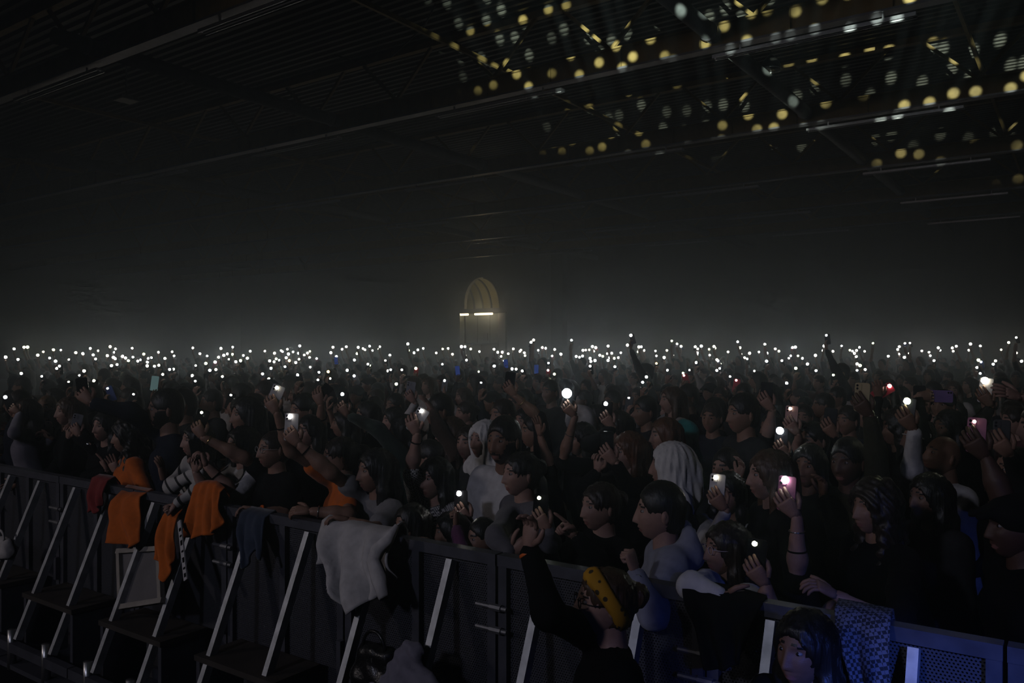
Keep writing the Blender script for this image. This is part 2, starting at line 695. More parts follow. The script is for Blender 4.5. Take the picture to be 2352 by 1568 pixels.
tag(r, 'small pale flat square lamp under the roof at the upper left', 'ceiling lamp')
MB().box((0, 0, 0), (.5, .5, .06)).box((0, 0, .48), (.03, .03, .9)).build('housing', M_wall, r)
MB().box((0, 0, -.035), (.44, .44, .02)).build('diffuser', mat('unlit_diffuser', (.5, .5, .48), .5), r)
p = on_plane(1770, 160, Z=8.3)
r = empty('round_ceiling_lamp', p)
tag(r, 'round lamp with a shiny curved rim under the dotted roof', 'ceiling lamp')
MB().tube([(0, 0, 0), (0, 0, .1), (0, 0, .25), (0, 0, .32)], [.22, .22, .12, .05], 20).tube([(0, 0, .3), (0, 0, 1.0)], .015, 6).build('shade', mat('dark_shade', (.03, .03, .03), .3), r, smooth=True)
an = [2 * math.pi * i / 28 for i in range(29)]
MB().tube([(.225 * math.cos(a), .225 * math.sin(a), 0) for a in an], .016, 6, False).build('rim', mat('chrome_rim', (.8, .8, .85), .12, 1.0), r, smooth=True)

# ---- gateway in the back wall
M_pale = mat('pale_frame_paint', (0.62, 0.61, 0.55), 0.6)
M_gate = mat('grey_green_gate_panel', (0.26, 0.29, 0.27), 0.7, noise=0.1, nscale=2)
M_rib = mat('dark_rib', (0.02, 0.02, 0.02), 0.6)
M_pane = mat('frosted_apse_glass', (0.42, 0.40, 0.20), 0.6)
g = empty('door_1', ((GX0 + GX1) / 2, YB, 0))
g['kind'] = 'structure'
g['label'] = 'grey gateway with pale frame in the back wall'
gx = (GX0 + GX1) / 2
MB().box((GX1 - gx - .42, .1, 2.3), (.5, .5, 4.6)).box((GX1 - gx - .05, .05, 2.3), (.14, .55, 4.6)).build('door_post', M_pale, g)
MB().box((GX0 - gx + .08, .1, 2.3), (.16, .5, 4.6)).build('door_post', M_gate, g)
for i in range(3):
    w = (GX1 - .7 - GX0 - .2) / 3
    MB().box((GX0 - gx + .18 + w * (i + .5), .5, 3.55), (w - .03, .06, 2.05)).build('gate_panel', M_gate, g)
MB().box((-.25, .5, 2.46), (GX1 - GX0 - .7, .1, .1)).build('transom', M_rib, g)
for i in range(2):
    MB().box((-36.32 + .47 + .94 * i - gx, .5, 1.25), (.91, .06, 2.5)).build('door_leaf', M_pale, g)
MB().box((-33.9 - gx, .5, 1.2), (.9, .06, 2.4)).build('door_leaf', M_gate, g)
MB().box((-35.5 - gx, .38, 2.85), (.9, .05, .06)).box((-34.9 - gx, .38, 2.95), (.42, .06, .5)).build('notice_board', M_wall, g)
MB().box((0, 2.6, 2.4), (6, .1, 4.8)).build('lobby_wall', M_wall, g)
# lit strip lamps over the gate
for (xa, xb, lab) in ((-36.84, -36.1, 'short lit strip lamp over the left of the back gateway'), (-35.5, -33.96, 'long lit strip lamp over the middle of the back gateway')):
    r = empty('strip_lamp', ((xa + xb) / 2, YB - .06, 4.55))
    tag(r, lab, 'lamp', 'lit strip lamps over the gateway')
    L = xb - xa
    MB().box((0, .02, .09), (L, .1, .04)).build('housing', M_pale, r)
    MB().tube([(-L / 2, 0, 0), (L / 2, 0, 0)], .075, 10).build('tube_lamp', emat('lit_tube', (1.0, 0.9, 0.6), 7.0), r, smooth=True)
# glazed quarter-barrel apse above the gate
VX0 = AX0 - 2.4
a = empty('window_1', ((VX0 + AX1) / 2, YB + .3, 4.95))
a['kind'] = 'structure'
a['label'] = 'curved glazed apse with dark ribs glowing above the gateway'
wA, hA, dA = AX1 - VX0, 2.2, 2.0
NP = 7
NA = 10
def arc(i):
    t = math.pi / 2 * i / NA
    return (dA * math.sin(t), hA * math.cos(t))
for p_ in range(NP):
    xa, xb = -wA / 2 + wA * p_ / NP, -wA / 2 + wA * (p_ + 1) / NP
    vs, fs = [], []
    for i in range(NA + 1):
        yy, zz = arc(i)
        vs += [(xa + .03, yy, zz), (xb - .03, yy, zz), (xa + .03, yy + .02, zz + .02), (xb - .03, yy + .02, zz + .02)]
    for i in range(NA):
        o = 4 * i
        fs += [(o, o + 1, o + 5, o + 4), (o + 2, o + 6, o + 7, o + 3)]
    MB().add(vs, fs).build('pane', M_pane, a, smooth=True)
for p_ in range(NP + 1):
    x = -wA / 2 + wA * p_ / NP
    MB().tube([(x, arc(i)[0] - .02, arc(i)[1] - .02) for i in range(NA + 1)], .075, 6).build('rib', M_rib, a, smooth=True)
MB().box((0, dA - .1, .06), (wA, .2, .12)).build('sill_rail', M_pale, a)
for sx in (-1, 1):
    vs = [(sx * wA / 2, 0, 0)] + [(sx * wA / 2, *arc(i)) for i in range(NA + 1)]
    MB().add(vs + [(x - sx * .03, y_, z_) for x, y_, z_ in vs], [tuple(range(NA + 2)), tuple(range(2 * NA + 3, NA + 1, -1))]).build('end_pane', M_pane, a)
d = bpy.data.lights.new('lobby_lamp', 'POINT')
d.energy = 22
d.color = (1, .86, .5)
d.shadow_soft_size = .15
o = bpy.data.objects.new('lobby_lamp', d)
o.location = ((AX0 + AX1) / 2 - .8, YB + .8, 5.2)
COL.objects.link(o)
d2 = bpy.data.lights.new('gateway_lamp', 'POINT')
d2.energy = 14
d2.color = (1, .9, .7)
d2.shadow_soft_size = .1
o = bpy.data.objects.new('gateway_lamp', d2)
o.location = ((AX0 + AX1) / 2 + 1.0, YB - .5, 4.4)
COL.objects.link(o)

# ---------------------------------------------------------------- crowd barrier
BY = 2.98
M_alu = mat('galvanised_steel', (0.46, 0.48, 0.50), 0.5, metal=0.6, noise=0.25, nscale=14, bump=0.05, bscale=60)
M_alu2 = mat('grey_barrier_frame', (0.10, 0.103, 0.125), 0.5, metal=0.5, noise=0.2, nscale=12)
M_step = mat('brown_step_plywood', (0.035, 0.029, 0.023), 0.7, noise=0.3, nscale=9)


def perforated():
    m = bpy.data.materials.new('perforated_sheet')
    m.use_nodes = True
    nt = m.node_tree
    bs = nt.nodes['Principled BSDF']
    bs.inputs['Base Color'].default_value = (0.085, 0.088, 0.105, 1)
    bs.inputs['Roughness'].default_value = 0.5
    bs.inputs['Metallic'].default_value = 0.4
    tc = nt.nodes.new('ShaderNodeTexCoord')
    sep = nt.nodes.new('ShaderNodeSeparateXYZ')
    nt.links.new(tc.outputs['Object'], sep.inputs[0])
    def M(op, a, b_=None, c=None):
        n = nt.nodes.new('ShaderNodeMath')
        n.operation = op
        for i, x in enumerate((a, b_, c)):
            if x is None:
                continue
            if isinstance(x, (int, float)):
                n.inputs[i].default_value = x
            else:
                nt.links.new(x, n.inputs[i])
        return n.outputs[0]
    s = 0.0125
    u = M('DIVIDE', sep.outputs[0], s)
    v = M('DIVIDE', sep.outputs[2], s * .87)
    row = M('FLOOR', v)
    par = M('MULTIPLY', M('MODULO', row, 2.0), 0.5)
    fu = M('SUBTRACT', M('FRACT', M('ADD', M('ADD', u, par), 200.0)), .5)
    fv = M('MULTIPLY', M('SUBTRACT', M('FRACT', v), .5), .87)
    r2 = M('ADD', M('MULTIPLY', fu, fu), M('MULTIPLY', fv, fv))
    hole = M('LESS_THAN', r2, 0.075)
    tr = nt.nodes.new('ShaderNodeBsdfTransparent')
    mx = nt.nodes.new('ShaderNodeMixShader')
    nt.links.new(hole, mx.inputs[0])
    nt.links.new(bs.outputs[0], mx.inputs[1])
    nt.links.new(tr.outputs[0], mx.inputs[2])
    nt.links.new(mx.outputs[0], nt.nodes['Material Output'].inputs[0])
    return m


M_perf = perforated()
SEC = 0.975
M_bolt = mat('bright_bolt', (.5, .5, .5), .3, .9)
M_bolt2 = mat('dull_bolt', (.2, .2, .21), .5, .6)


def barrier_parts(r):
    """one section, origin at its left floor corner on the barrier line; x along the rail, -y towards the pit"""
    W = SEC
    MB().bar((0.006, 0, 1.185), (W - .006, 0, 1.185), .06, .05).build('top_rail', M_alu2, r)
    MB().bar((0.006, 0, .06), (W - .006, 0, .06), .06, .08).build('bottom_rail', M_alu2, r)
    for x in (.03, .49, W - .03):
        MB().box((x, 0, .62), (.045, .05, 1.08)).build('post', M_alu2, r)
    MB().box((.26, .0, .62), (.40, .004, 1.07)).build('panel', M_perf, r)
    MB().box((.735, .0, .62), (.42, .004, 1.07)).build('panel', M_perf, r)
    for x in (.255, .72):
        MB().bar((x, -.03, 1.15), (x, -.42, .2), .034, .045).build('brace', M_alu, r)
        MB().tube([(x - .06, -.43, .0), (x - .06, -.43, .26)], .028, 10).build('levelling_foot', M_bolt, r, smooth=True)
    MB().bar((.006, -.43, .15), (W - .006, -.43, .15), .05, .06).build('base_beam', M_alu2, r)
    MB().box((W / 2, -.2, .02), (W - .02, .5, .03)).build('base_plate', M_alu2, r)
    MB().box((W / 2 + .02, -.21, .47), (W - .32, .3, .03)).build('step', M_step, r)
    for x in (.2, W - .16):
        MB().box((x, -.21, .25), (.03, .28, .42)).build('step_support', M_alu2, r)
    for z in (.98, .88):
        MB().tube([(W - .1, -.045, z), (W - .021, -.045, z), (W - .02, -.045, z), (W + .04, -.045, z), (W + .041, -.045, z), (W + .07, -.045, z)],
                  [.011, .011, .017, .017, .011, .011], 8).build('coupling_bolt', M_bolt2, r)
    MB().box((W - .01, -.04, .55), (.03, .03, .16)).build('latch', M_alu2, r)


proto_b = None
JX = -2.16
for i in range(-7, 4):
    x = JX + SEC * (i - 1)
    r = empty('crowd_barrier', (x, BY, 0))
    names = {-2: 'crowd barrier section with the orange cloths and the picture frame in front', -1: 'crowd barrier section with dark jackets over its rail',
             0: 'crowd barrier section under the white jacket', 1: 'crowd barrier section right of the white jacket',
             2: 'crowd barrier section behind the person with the yellow headband', 3: 'crowd barrier section in front of the grey hoodie'}
    order = 'perforated steel crowd barrier section, number %s from the left edge' % ['one', 'two', 'three', 'four', 'five', 'six', 'seven', 'eight', 'nine', 'ten', 'eleven'][i + 7]
    tag(r, names.get(i, order), 'barrier', 'crowd barrier sections')
    if proto_b is None:
        barrier_parts(r)
        proto_b = r
    else:
        for ch in proto_b.children:
            c = ch.copy()
            COL.objects.link(c)
            c.parent = r

# ---------------------------------------------------------------- people
def skin(name, c):
    return mat('skin_' + name, c, 0.5, noise=0.08, nscale=40, bump=0.08, bscale=220, spec=0.35)


SKIN = {'fair': skin('fair', (.38, .225, .175)), 'mid': skin('mid', (.30, .17, .12)), 'tan': skin('tan', (.215, .115, .075)), 'dark': skin('dark', (.09, .046, .03))}
LIPS = mat('lips', (.27, .12, .10), .4)
EYEW = mat('eye_white', (.33, .30, .28), .3)
IRIS = mat('iris_dark', (.02, .012, .008), .15)
HAIRC = {'black': (.010, .009, .008), 'dark': (.022, .015, .011), 'brown': (.065, .036, .02), 'auburn': (.10, .042, .02), 'light': (.17, .10, .05)}
HAIR = {k: mat('hair_' + k, c, .42, noise=.4, nscale=60, bump=.25, bscale=150, spec=.4, aniso=(1, 1, .15)) for k, c in HAIRC.items()}


def cloth(name, c, rough=.85):
    dk = max(c) < .04
    return mat('cloth_' + name, c, rough, noise=.12, nscale=25, bump=.35, bscale=26, spec=.06 if dk else .2, sheen=0 if dk else .15)


CL = {k: cloth(k, c) for k, c in {
    'black': (.006, .006, .007), 'charcoal': (.025, .026, .03), 'navy': (.014, .017, .03), 'grey': (.22, .215, .22), 'white': (.58, .57, .57),
    'lilac': (.20, .19, .24), 'orange': (.62, .135, .015), 'hoodie': (.27, .28, .34), 'olive': (.035, .035, .022), 'green': (.03, .05, .04),
    'blue': (.02, .04, .3), 'purple': (.12, .04, .10), 'brown': (.06, .04, .03), 'red': (.25, .03, .03), 'teal': (.03, .26, .24), 'cream': (.56, .54, .53),
    'hijab': (.72, .71, .69), 'fur': (.13, .125, .14), 'wine': (.09, .02, .03), 'denim': (.04, .055, .09), 'yellow': (.62, .30, .01)}.items()}
CL['gingham'] = pattern_mat('gingham_cloth', 'check', (.02, .02, .02), (.55, .54, .53), 92)
CL['striped'] = pattern_mat('striped_knit', 'stripe', (.50, .48, .45), (.015, .015, .015), 5.5)
CL['houndstooth'] = pattern_mat('houndstooth_cloth', 'check', (.012, .012, .014), (.13, .13, .15), 84)


def basis(F, pitch=0.0, roll=0.0):
    """columns: right, forward, up of a head or body that faces the horizontal direction F"""
    F = Vector((F.x, F.y, 0)).normalized()
    R = F.cross(UP)
    q = Matrix.Rotation(pitch, 3, R) @ Matrix.Rotation(roll, 3, F)
    return Matrix((q @ R, q @ F, q @ UP)).transposed()


HEADCACHE = {}


def head_template(nu, nv, beard):
    key = (nu, nv, beard)
    if key in HEADCACHE:
        return HEADCACHE[key]
    U = np.linspace(-1, 1, nu, endpoint=False)
    az = np.pi * np.sign(U) * np.abs(U) ** 1.35            # denser columns at the face
    el = np.linspace(-np.pi / 2, np.pi / 2, nv)
    A, E = np.meshgrid(az, el)
    x = .0755 * np.cos(E) * np.sin(A)
    y = .097 * np.cos(E) * np.cos(A)
    z = .118 * np.sin(E)
    t = np.clip(-z / .118, 0, 1)
    x = x * (1 - .40 * t ** 2.2)
    front = np.clip(y / .09, 0, 1)
    y = np.where(y < 0, y * (1 - .45 * t ** 1.5), y)
    y = y + .012 * t * front
    sx = lambda s, x0=0: np.exp(-((x - x0) / s) ** 2)
    sz = lambda s, z0: np.exp(-((z - z0) / s) ** 2)
    fm = np.clip((y - .02) / .04, 0, 1)
    d = 0
    nose = np.clip((.032 - z) / .068, 0, 1) * (z > -.040) * 1.0
    nose = nose * np.clip((z + .046) / .010, 0, 1)
    d = d + .023 * nose * np.exp(-(x / (.009 + .007 * nose)) ** 2)
    for s in (-1, 1):
        d = d - .010 * sx(.017, s * .031) * sz(.012, .014)
        d = d + .004 * sx(.022, s * .032) * sz(.007, .034)
        d = d + .005 * sx(.018, s * .042) * sz(.02, -.022)
        d = d + .005 * sx(.008, s * .013) * sz(.008, -.036)
    d = d + .007 * sx(.022) * sz(.0065, -.060) + .008 * sx(.019) * sz(.0065, -.074) - .005 * sx(.02) * sz(.003, -.067)
    d = d + .009 * sx(.02) * sz(.014, -.100)
    y = y + d * fm
    V = np.stack([x, y, z], -1).reshape(-1, 3)
    faces, mi = [], []
    for j in range(nv - 1):
        for i in range(nu):
            i2 = (i + 1) % nu
            q = (j * nu + i, j * nu + i2, (j + 1) * nu + i2, (j + 1) * nu + i)
            c = V[list(q)].mean(0)
            m = 0
            if c[1] > .05:
                if (c[0] / .024) ** 2 + ((c[2] + .0675) / .0115) ** 2 < 1:
                    m = 1
                elif .013 < abs(c[0]) < .050 and .0325 < c[2] + .12 * (abs(c[0]) - .03) < .0405:
                    m = 2
            if beard and m != 1 and c[1] > -.02:
                if c[2] < -.084 + .085 * min(1, max(0, (abs(c[0]) - .018) / .045)) ** 1.4 or (abs(c[0]) < .03 and -.057 < c[2] + .25 * abs(c[0]) < -.045 and c[1] > .05) or (.022 < abs(c[0]) < .032 and -.09 < c[2] < -.05):
                    m = 2
            faces.append(q)
            mi.append(m)
    HEADCACHE[key] = (V, faces, mi)
    return HEADCACHE[key]


def add_head(mb, C, B, s, lod=2, beard=False, closed=False):
    nu, nv = ((26, 20), (34, 30), (52, 46))[lod]
    V, faces, mi = head_template(nu, nv, beard)
    Bn = np.array(B)
    W = (V * s) @ Bn.T + np.array(C)
    mb.add(W.tolist(), faces, mi)
    for sg in (-1, 1):
        if lod > 0 and not closed:
            R = B
            e = C + B @ Vector((sg * .031 * s, .0745 * s, .0135 * s))
            mb.ball(e, (.0125 * s, .0125 * s, .0072 * s), 10, 6, R, 3)
            mb.ball(e + B @ Vector((0, .0075 * s, -.0005)), (.0068 * s, .006 * s, .0068 * s), 8, 4, R, 4)
        ec = C + B @ Vector((sg * .077 * s, -.012 * s, -.004 * s))
        mb.ball(ec, (.008 * s, .019 * s, .031 * s), 10, 6, B @ Matrix.Rotation(sg * -.35, 3, 'Z'), 0)
        mb.ball(ec + B @ Vector((sg * .004 * s, .004 * s, .002 * s)), (.008 * s, .010 * s, .018 * s), 8, 4, B @ Matrix.Rotation(sg * -.35, 3, 'Z'), 0)


def hand(mb, W, a, nrm, side, s=1.0, pose='hold', mi=0, lod=2):
    """W wrist, a palm axis, nrm palm-side normal, side = direction of the thumb edge"""
    a = a.normalized()
    nrm = (nrm - a * nrm.dot(a)).normalized()
    th = a.cross(nrm)
    if th.dot(side) < 0:
        th = -th
    n = 7 if lod == 2 else 5
    # palm: lofted flat rings from wrist to knuckles
    rings = [(0, .024, .018), (.025, .030, .019), (.055, .038, .017), (.082, .041, .014), (.090, .037, .010)]
    vs = []
    K = 10 if lod == 2 else 6
    for d, w, h in rings:
        for k in range(K):
            an = 2 * math.pi * k / K
            vs.append(W + (a * d + th * (w * math.cos(an)) + nrm * (h * math.sin(an))) * s)
    fs = [(i * K + k, i * K + (k + 1) % K, (i + 1) * K + (k + 1) % K, (i + 1) * K + k) for i in range(len(rings) - 1) for k in range(K)]
    fs += [tuple(range(K - 1, -1, -1)), tuple(range((len(rings) - 1) * K, len(rings) * K))]
    mb.add(vs, fs, mi)
    curl = {'hold': (.35, .55, .55), 'fist': (1.35, 1.5, 1.0), 'open': (.12, .18, .15), 'relax': (.45, .55, .4), 'point': (1.1, 1.4, .9), 'grip': (.8, .9, .7)}[pose]
    for i, (off, L, r) in enumerate(((.029, .074, .0092), (.010, .082, .0096), (-.010, .077, .0092), (-.028, .061, .0082))):
        c = curl
        if pose == 'point' and i == 0:
            c = (.05, .1, .1)
        fan = off * (5.0 if pose == 'open' else 2.2)
        p = W + (a * .078 + th * off) * s
        d = (a + th * fan).normalized()
        ax = d.cross(nrm).normalized()
        pts, rad = [p], [r * 1.05 * s]
        ang = 0
        for j, f in enumerate((.45, .30, .25)):
            ang += c[j] * (1 + .08 * i)
            dd = d * math.cos(ang) + nrm * math.sin(ang)
            if lod == 2:
                pts.append(pts[-1] + dd * (L * f * .5 * s)); rad.append(r * (.96 - .06 * j) * s)
            pts.append(pts[-1] + dd * (L * f * (.5 if lod == 2 else 1) * s)); rad.append(r * (1.0 - .10 * j) * s)
        rad[-1] *= .7
        pts.append(pts[-1] + dd * (.004 * s)); rad.append(rad[-1] * .45)
        mb.tube(pts, rad, n, True, mi)
    p = W + (a * .026 + th * .026) * s
    if pose == 'fist' or pose == 'point':
        ds = [(a * .6 + th * .6 + nrm * .5), (a * .7 - th * .3 + nrm * .7), (a * .3 - th * .9 + nrm * .5)]
    elif pose in ('hold', 'grip'):
        ds = [(a * .6 + th * .7 + nrm * .45), (a * .8 + th * .25 + nrm * .6), (a * .8 - th * .1 + nrm * .5)]
    else:
        ds = [(a * .6 + th * .8 + nrm * .15), (a * .8 + th * .55 + nrm * .2), (a * .9 + th * .35 + nrm * .2)]
    pts, rad = [p], [.0135 * s]
    for d, L, r in zip(ds, (.036, .030, .024), (.0125, .0108, .0088)):
        pts.append(pts[-1] + d.normalized() * L * s)
        rad.append(r * s)
    rad[-1] *= .7
    mb.tube(pts, rad, n, True, mi)


PHONE_ME = {}
LEDS = {}


def led_mat(kind):
    col, st = {'white': ((1, .97, .92), 1.0), 'cool': ((.9, .97, 1), 1.1), 'warm': ((1, .93, .72), 1.0), 'green': ((.93, 1, .62), .8), 'orange': ((1, .62, .25), .8), 'pink': ((1, .6, .55), .8)}[kind]
    return emat('torch_' + kind, col, LED_POWER * st)


LED_POWER = 25.0
PH_W, PH_H, PH_T = .074, .152, .0085


def rounded(w, h, r, n=4):
    pts = []
    for cx, cy_, a0 in ((w / 2 - r, h / 2 - r, 0), (-w / 2 + r, h / 2 - r, 90), (-w / 2 + r, -h / 2 + r, 180), (w / 2 - r, -h / 2 + r, 270)):
        for i in range(n + 1):
            a = math.radians(a0 + 90 * i / n)
            pts.append((cx + r * math.cos(a), cy_ + r * math.sin(a)))
    return pts


def slab(w, h, t, r, z0=0.0, bev=.0015, n=4):
    """rounded slab in the xy plane, from z0 to z0+t, with a bevelled upper and lower edge"""
    vs, fs = [], []
    lay = [(z0, -bev), (z0 + bev, 0), (z0 + t - bev, 0), (z0 + t, -bev)]
    for z, o in lay:
        vs += [(x, y_, z) for x, y_ in rounded(w + 2 * o, h + 2 * o, max(r + o, .0005), n)]
    N = len(vs) // 4
    for j in range(3):
        for i in range(N):
            fs.append((j * N + i, j * N + (i + 1) % N, (j + 1) * N + (i + 1) % N, (j + 1) * N + i))
    fs += [tuple(range(N - 1, -1, -1)), tuple(range(3 * N, 4 * N))]
    return vs, fs


def dome(r, n=10, rings=2, h=.6):
    vs, fs = [], []
    for j in range(rings):
        a = math.pi / 2 * j / rings
        for i in range(n):
            th = 2 * math.pi * i / n
            vs.append((r * math.cos(a) * math.cos(th), r * math.cos(a) * math.sin(th), r * h * math.sin(a)))
    vs.append((0, 0, r * h))
    for j in range(rings - 1):
        for i in range(n):
            fs.append((j * n + i, j * n + (i + 1) % n, (j + 1) * n + (i + 1) % n, (j + 1) * n + i))
    for i in range(n):
        fs.append(((rings - 1) * n + i, (rings - 1) * n + (i + 1) % n, len(vs) - 1))
    return vs, fs


PHC = {'black': mat('phone_black', (.008, .008, .009), .18), 'white': mat('phone_white', (.62, .6, .6), .2), 'pink': mat('phone_pink', (.55, .2, .32), .25),
       'gold': mat('phone_gold', (.5, .4, .22), .25, .3), 'purple': mat('phone_purple', (.30, .18, .5), .25), 'silver': mat('phone_silver', (.45, .45, .5), .2, .5),
       'red': mat('phone_red', (.6, .05, .08), .3), 'rose': mat('phone_rose', (.55, .32, .3), .25), 'blue': mat('phone_blue', (.05, .1, .4), .25), 'charcoal': mat('phone_charcoal', (.03, .03, .035), .25)}
M_lens = mat('lens_glass', (.005, .005, .008), .05)
M_screen = mat('dark_screen', (.006, .006, .008), .08)


def make_phone(C, upv, bk, case='black', led='white', led_r=.011, lod=2, name='smartphone', screen=None):
    """phone centred at C, top towards upv, back towards bk. Returns the root Empty (top-level thing)."""
    upv = upv.normalized()
    bk = (bk - upv * bk.dot(upv)).normalized()
    xv = upv.cross(bk)
    R = Matrix((xv, upv, bk)).transposed().to_4x4()
    R.translation = C
    r = empty(name, (0, 0, 0))
    r.matrix_world = R
    key = ('body', case)
    if key not in PHONE_ME:
        vs, fs = slab(PH_W, PH_H, PH_T, .011, -PH_T / 2)
        o = MB().add(vs, fs).build('body', PHC[case], r)
        PHONE_ME[key] = o.data
    else:
        link('body', PHONE_ME[key], r)
    if lod >= 1:
        key = ('cam', case)
        if key not in PHONE_ME:
            vs, fs = slab(.030, .034, .0025, .007, PH_T / 2, .0008)
            vs = [(x + -.017, y_ + .053, z) for x, y_, z in vs]
            cb = MB().add(vs, fs).build('camera_bump', PHC[case], r)
            PHONE_ME[key] = cb.data
        else:
            cb = link('camera_bump', PHONE_ME[key], r)
        for k, (lx, ly) in enumerate(((-.024, .061), (-.024, .045))):
            if ('lens', k) not in PHONE_ME:
                PHONE_ME[('lens', k)] = MB().tube([(lx, ly, PH_T / 2 + .0015), (lx, ly, PH_T / 2 + .004)], .0058, 12).build('lens', M_lens, cb).data
            else:
                link('lens', PHONE_ME[('lens', k)], cb)
        key = ('screen', screen)
        if key not in PHONE_ME:
            vs, fs = slab(PH_W - .005, PH_H - .005, .0006, .009, -PH_T / 2 - .0005, .0002)
            m_ = M_screen if not screen else emat('lit_screen_' + screen, {'blue': (.08, .2, 1), 'teal': (.35, .6, .62)}[screen], {'blue': .12, 'teal': .16}[screen])
            PHONE_ME[key] = MB().add(vs, fs).build('screen', m_, r).data
        else:
            link('screen', PHONE_ME[key], r)
    if led:
        key = ('led', led, round(led_r, 4), lod == 2)
        if key not in PHONE_ME:
            vs, fs = dome(led_r, 12, 2) if lod == 2 else dome(led_r, 9, 1, .45)
            PHONE_ME[key] = MB().add(vs, fs).build('torch', led_mat(led), r, smooth=True).data
            o = [c for c in r.children if c.name.startswith('torch')][0]
        else:
            o = link('torch', PHONE_ME[key], r)
        o.location = (-.010, .058, PH_T / 2 + .001)
    return r


LED_OFF = (-.010, .058)


def ik(S, H, l1, l2, pole):
    d = H - S
    D = d.length
    m = (l1 + l2) * .985
    if D > m:
        k = D / m
        l1, l2 = l1 * k, l2 * k
    D = max(D, abs(l1 - l2) + .02)
    u = d.normalized()
    x = (l1 * l1 - l2 * l2 + D * D) / (2 * D)
    h = math.sqrt(max(l1 * l1 - x * x, 0))
    p = pole - u * pole.dot(u)
    if p.length < 1e-4:
        p = u.orthogonal()
    return S + u * x + p.normalized() * h


def part(name, V, Fc, m, parent, origin, smooth=True):
    me = bpy.data.meshes.new(name)
    o = np.array(origin)
    V = np.asarray(V) - o
    me.vertices.add(len(V))
    me.vertices.foreach_set('co', V.astype(np.float32).ravel())
    nf = len(Fc)
    me.loops.add(nf * 4)
    me.polygons.add(nf)
    me.loops.foreach_set('vertex_index', np.asarray(Fc, np.int32).ravel())
    me.polygons.foreach_set('loop_start', np.arange(0, nf * 4, 4, dtype=np.int32))
    me.polygons.foreach_set('loop_total', np.full(nf, 4, np.int32))
    me.materials.append(m)
    me.polygons.foreach_set('use_smooth', np.ones(nf, bool))
    me.update()
    me.validate()
    return link(name, me, parent)


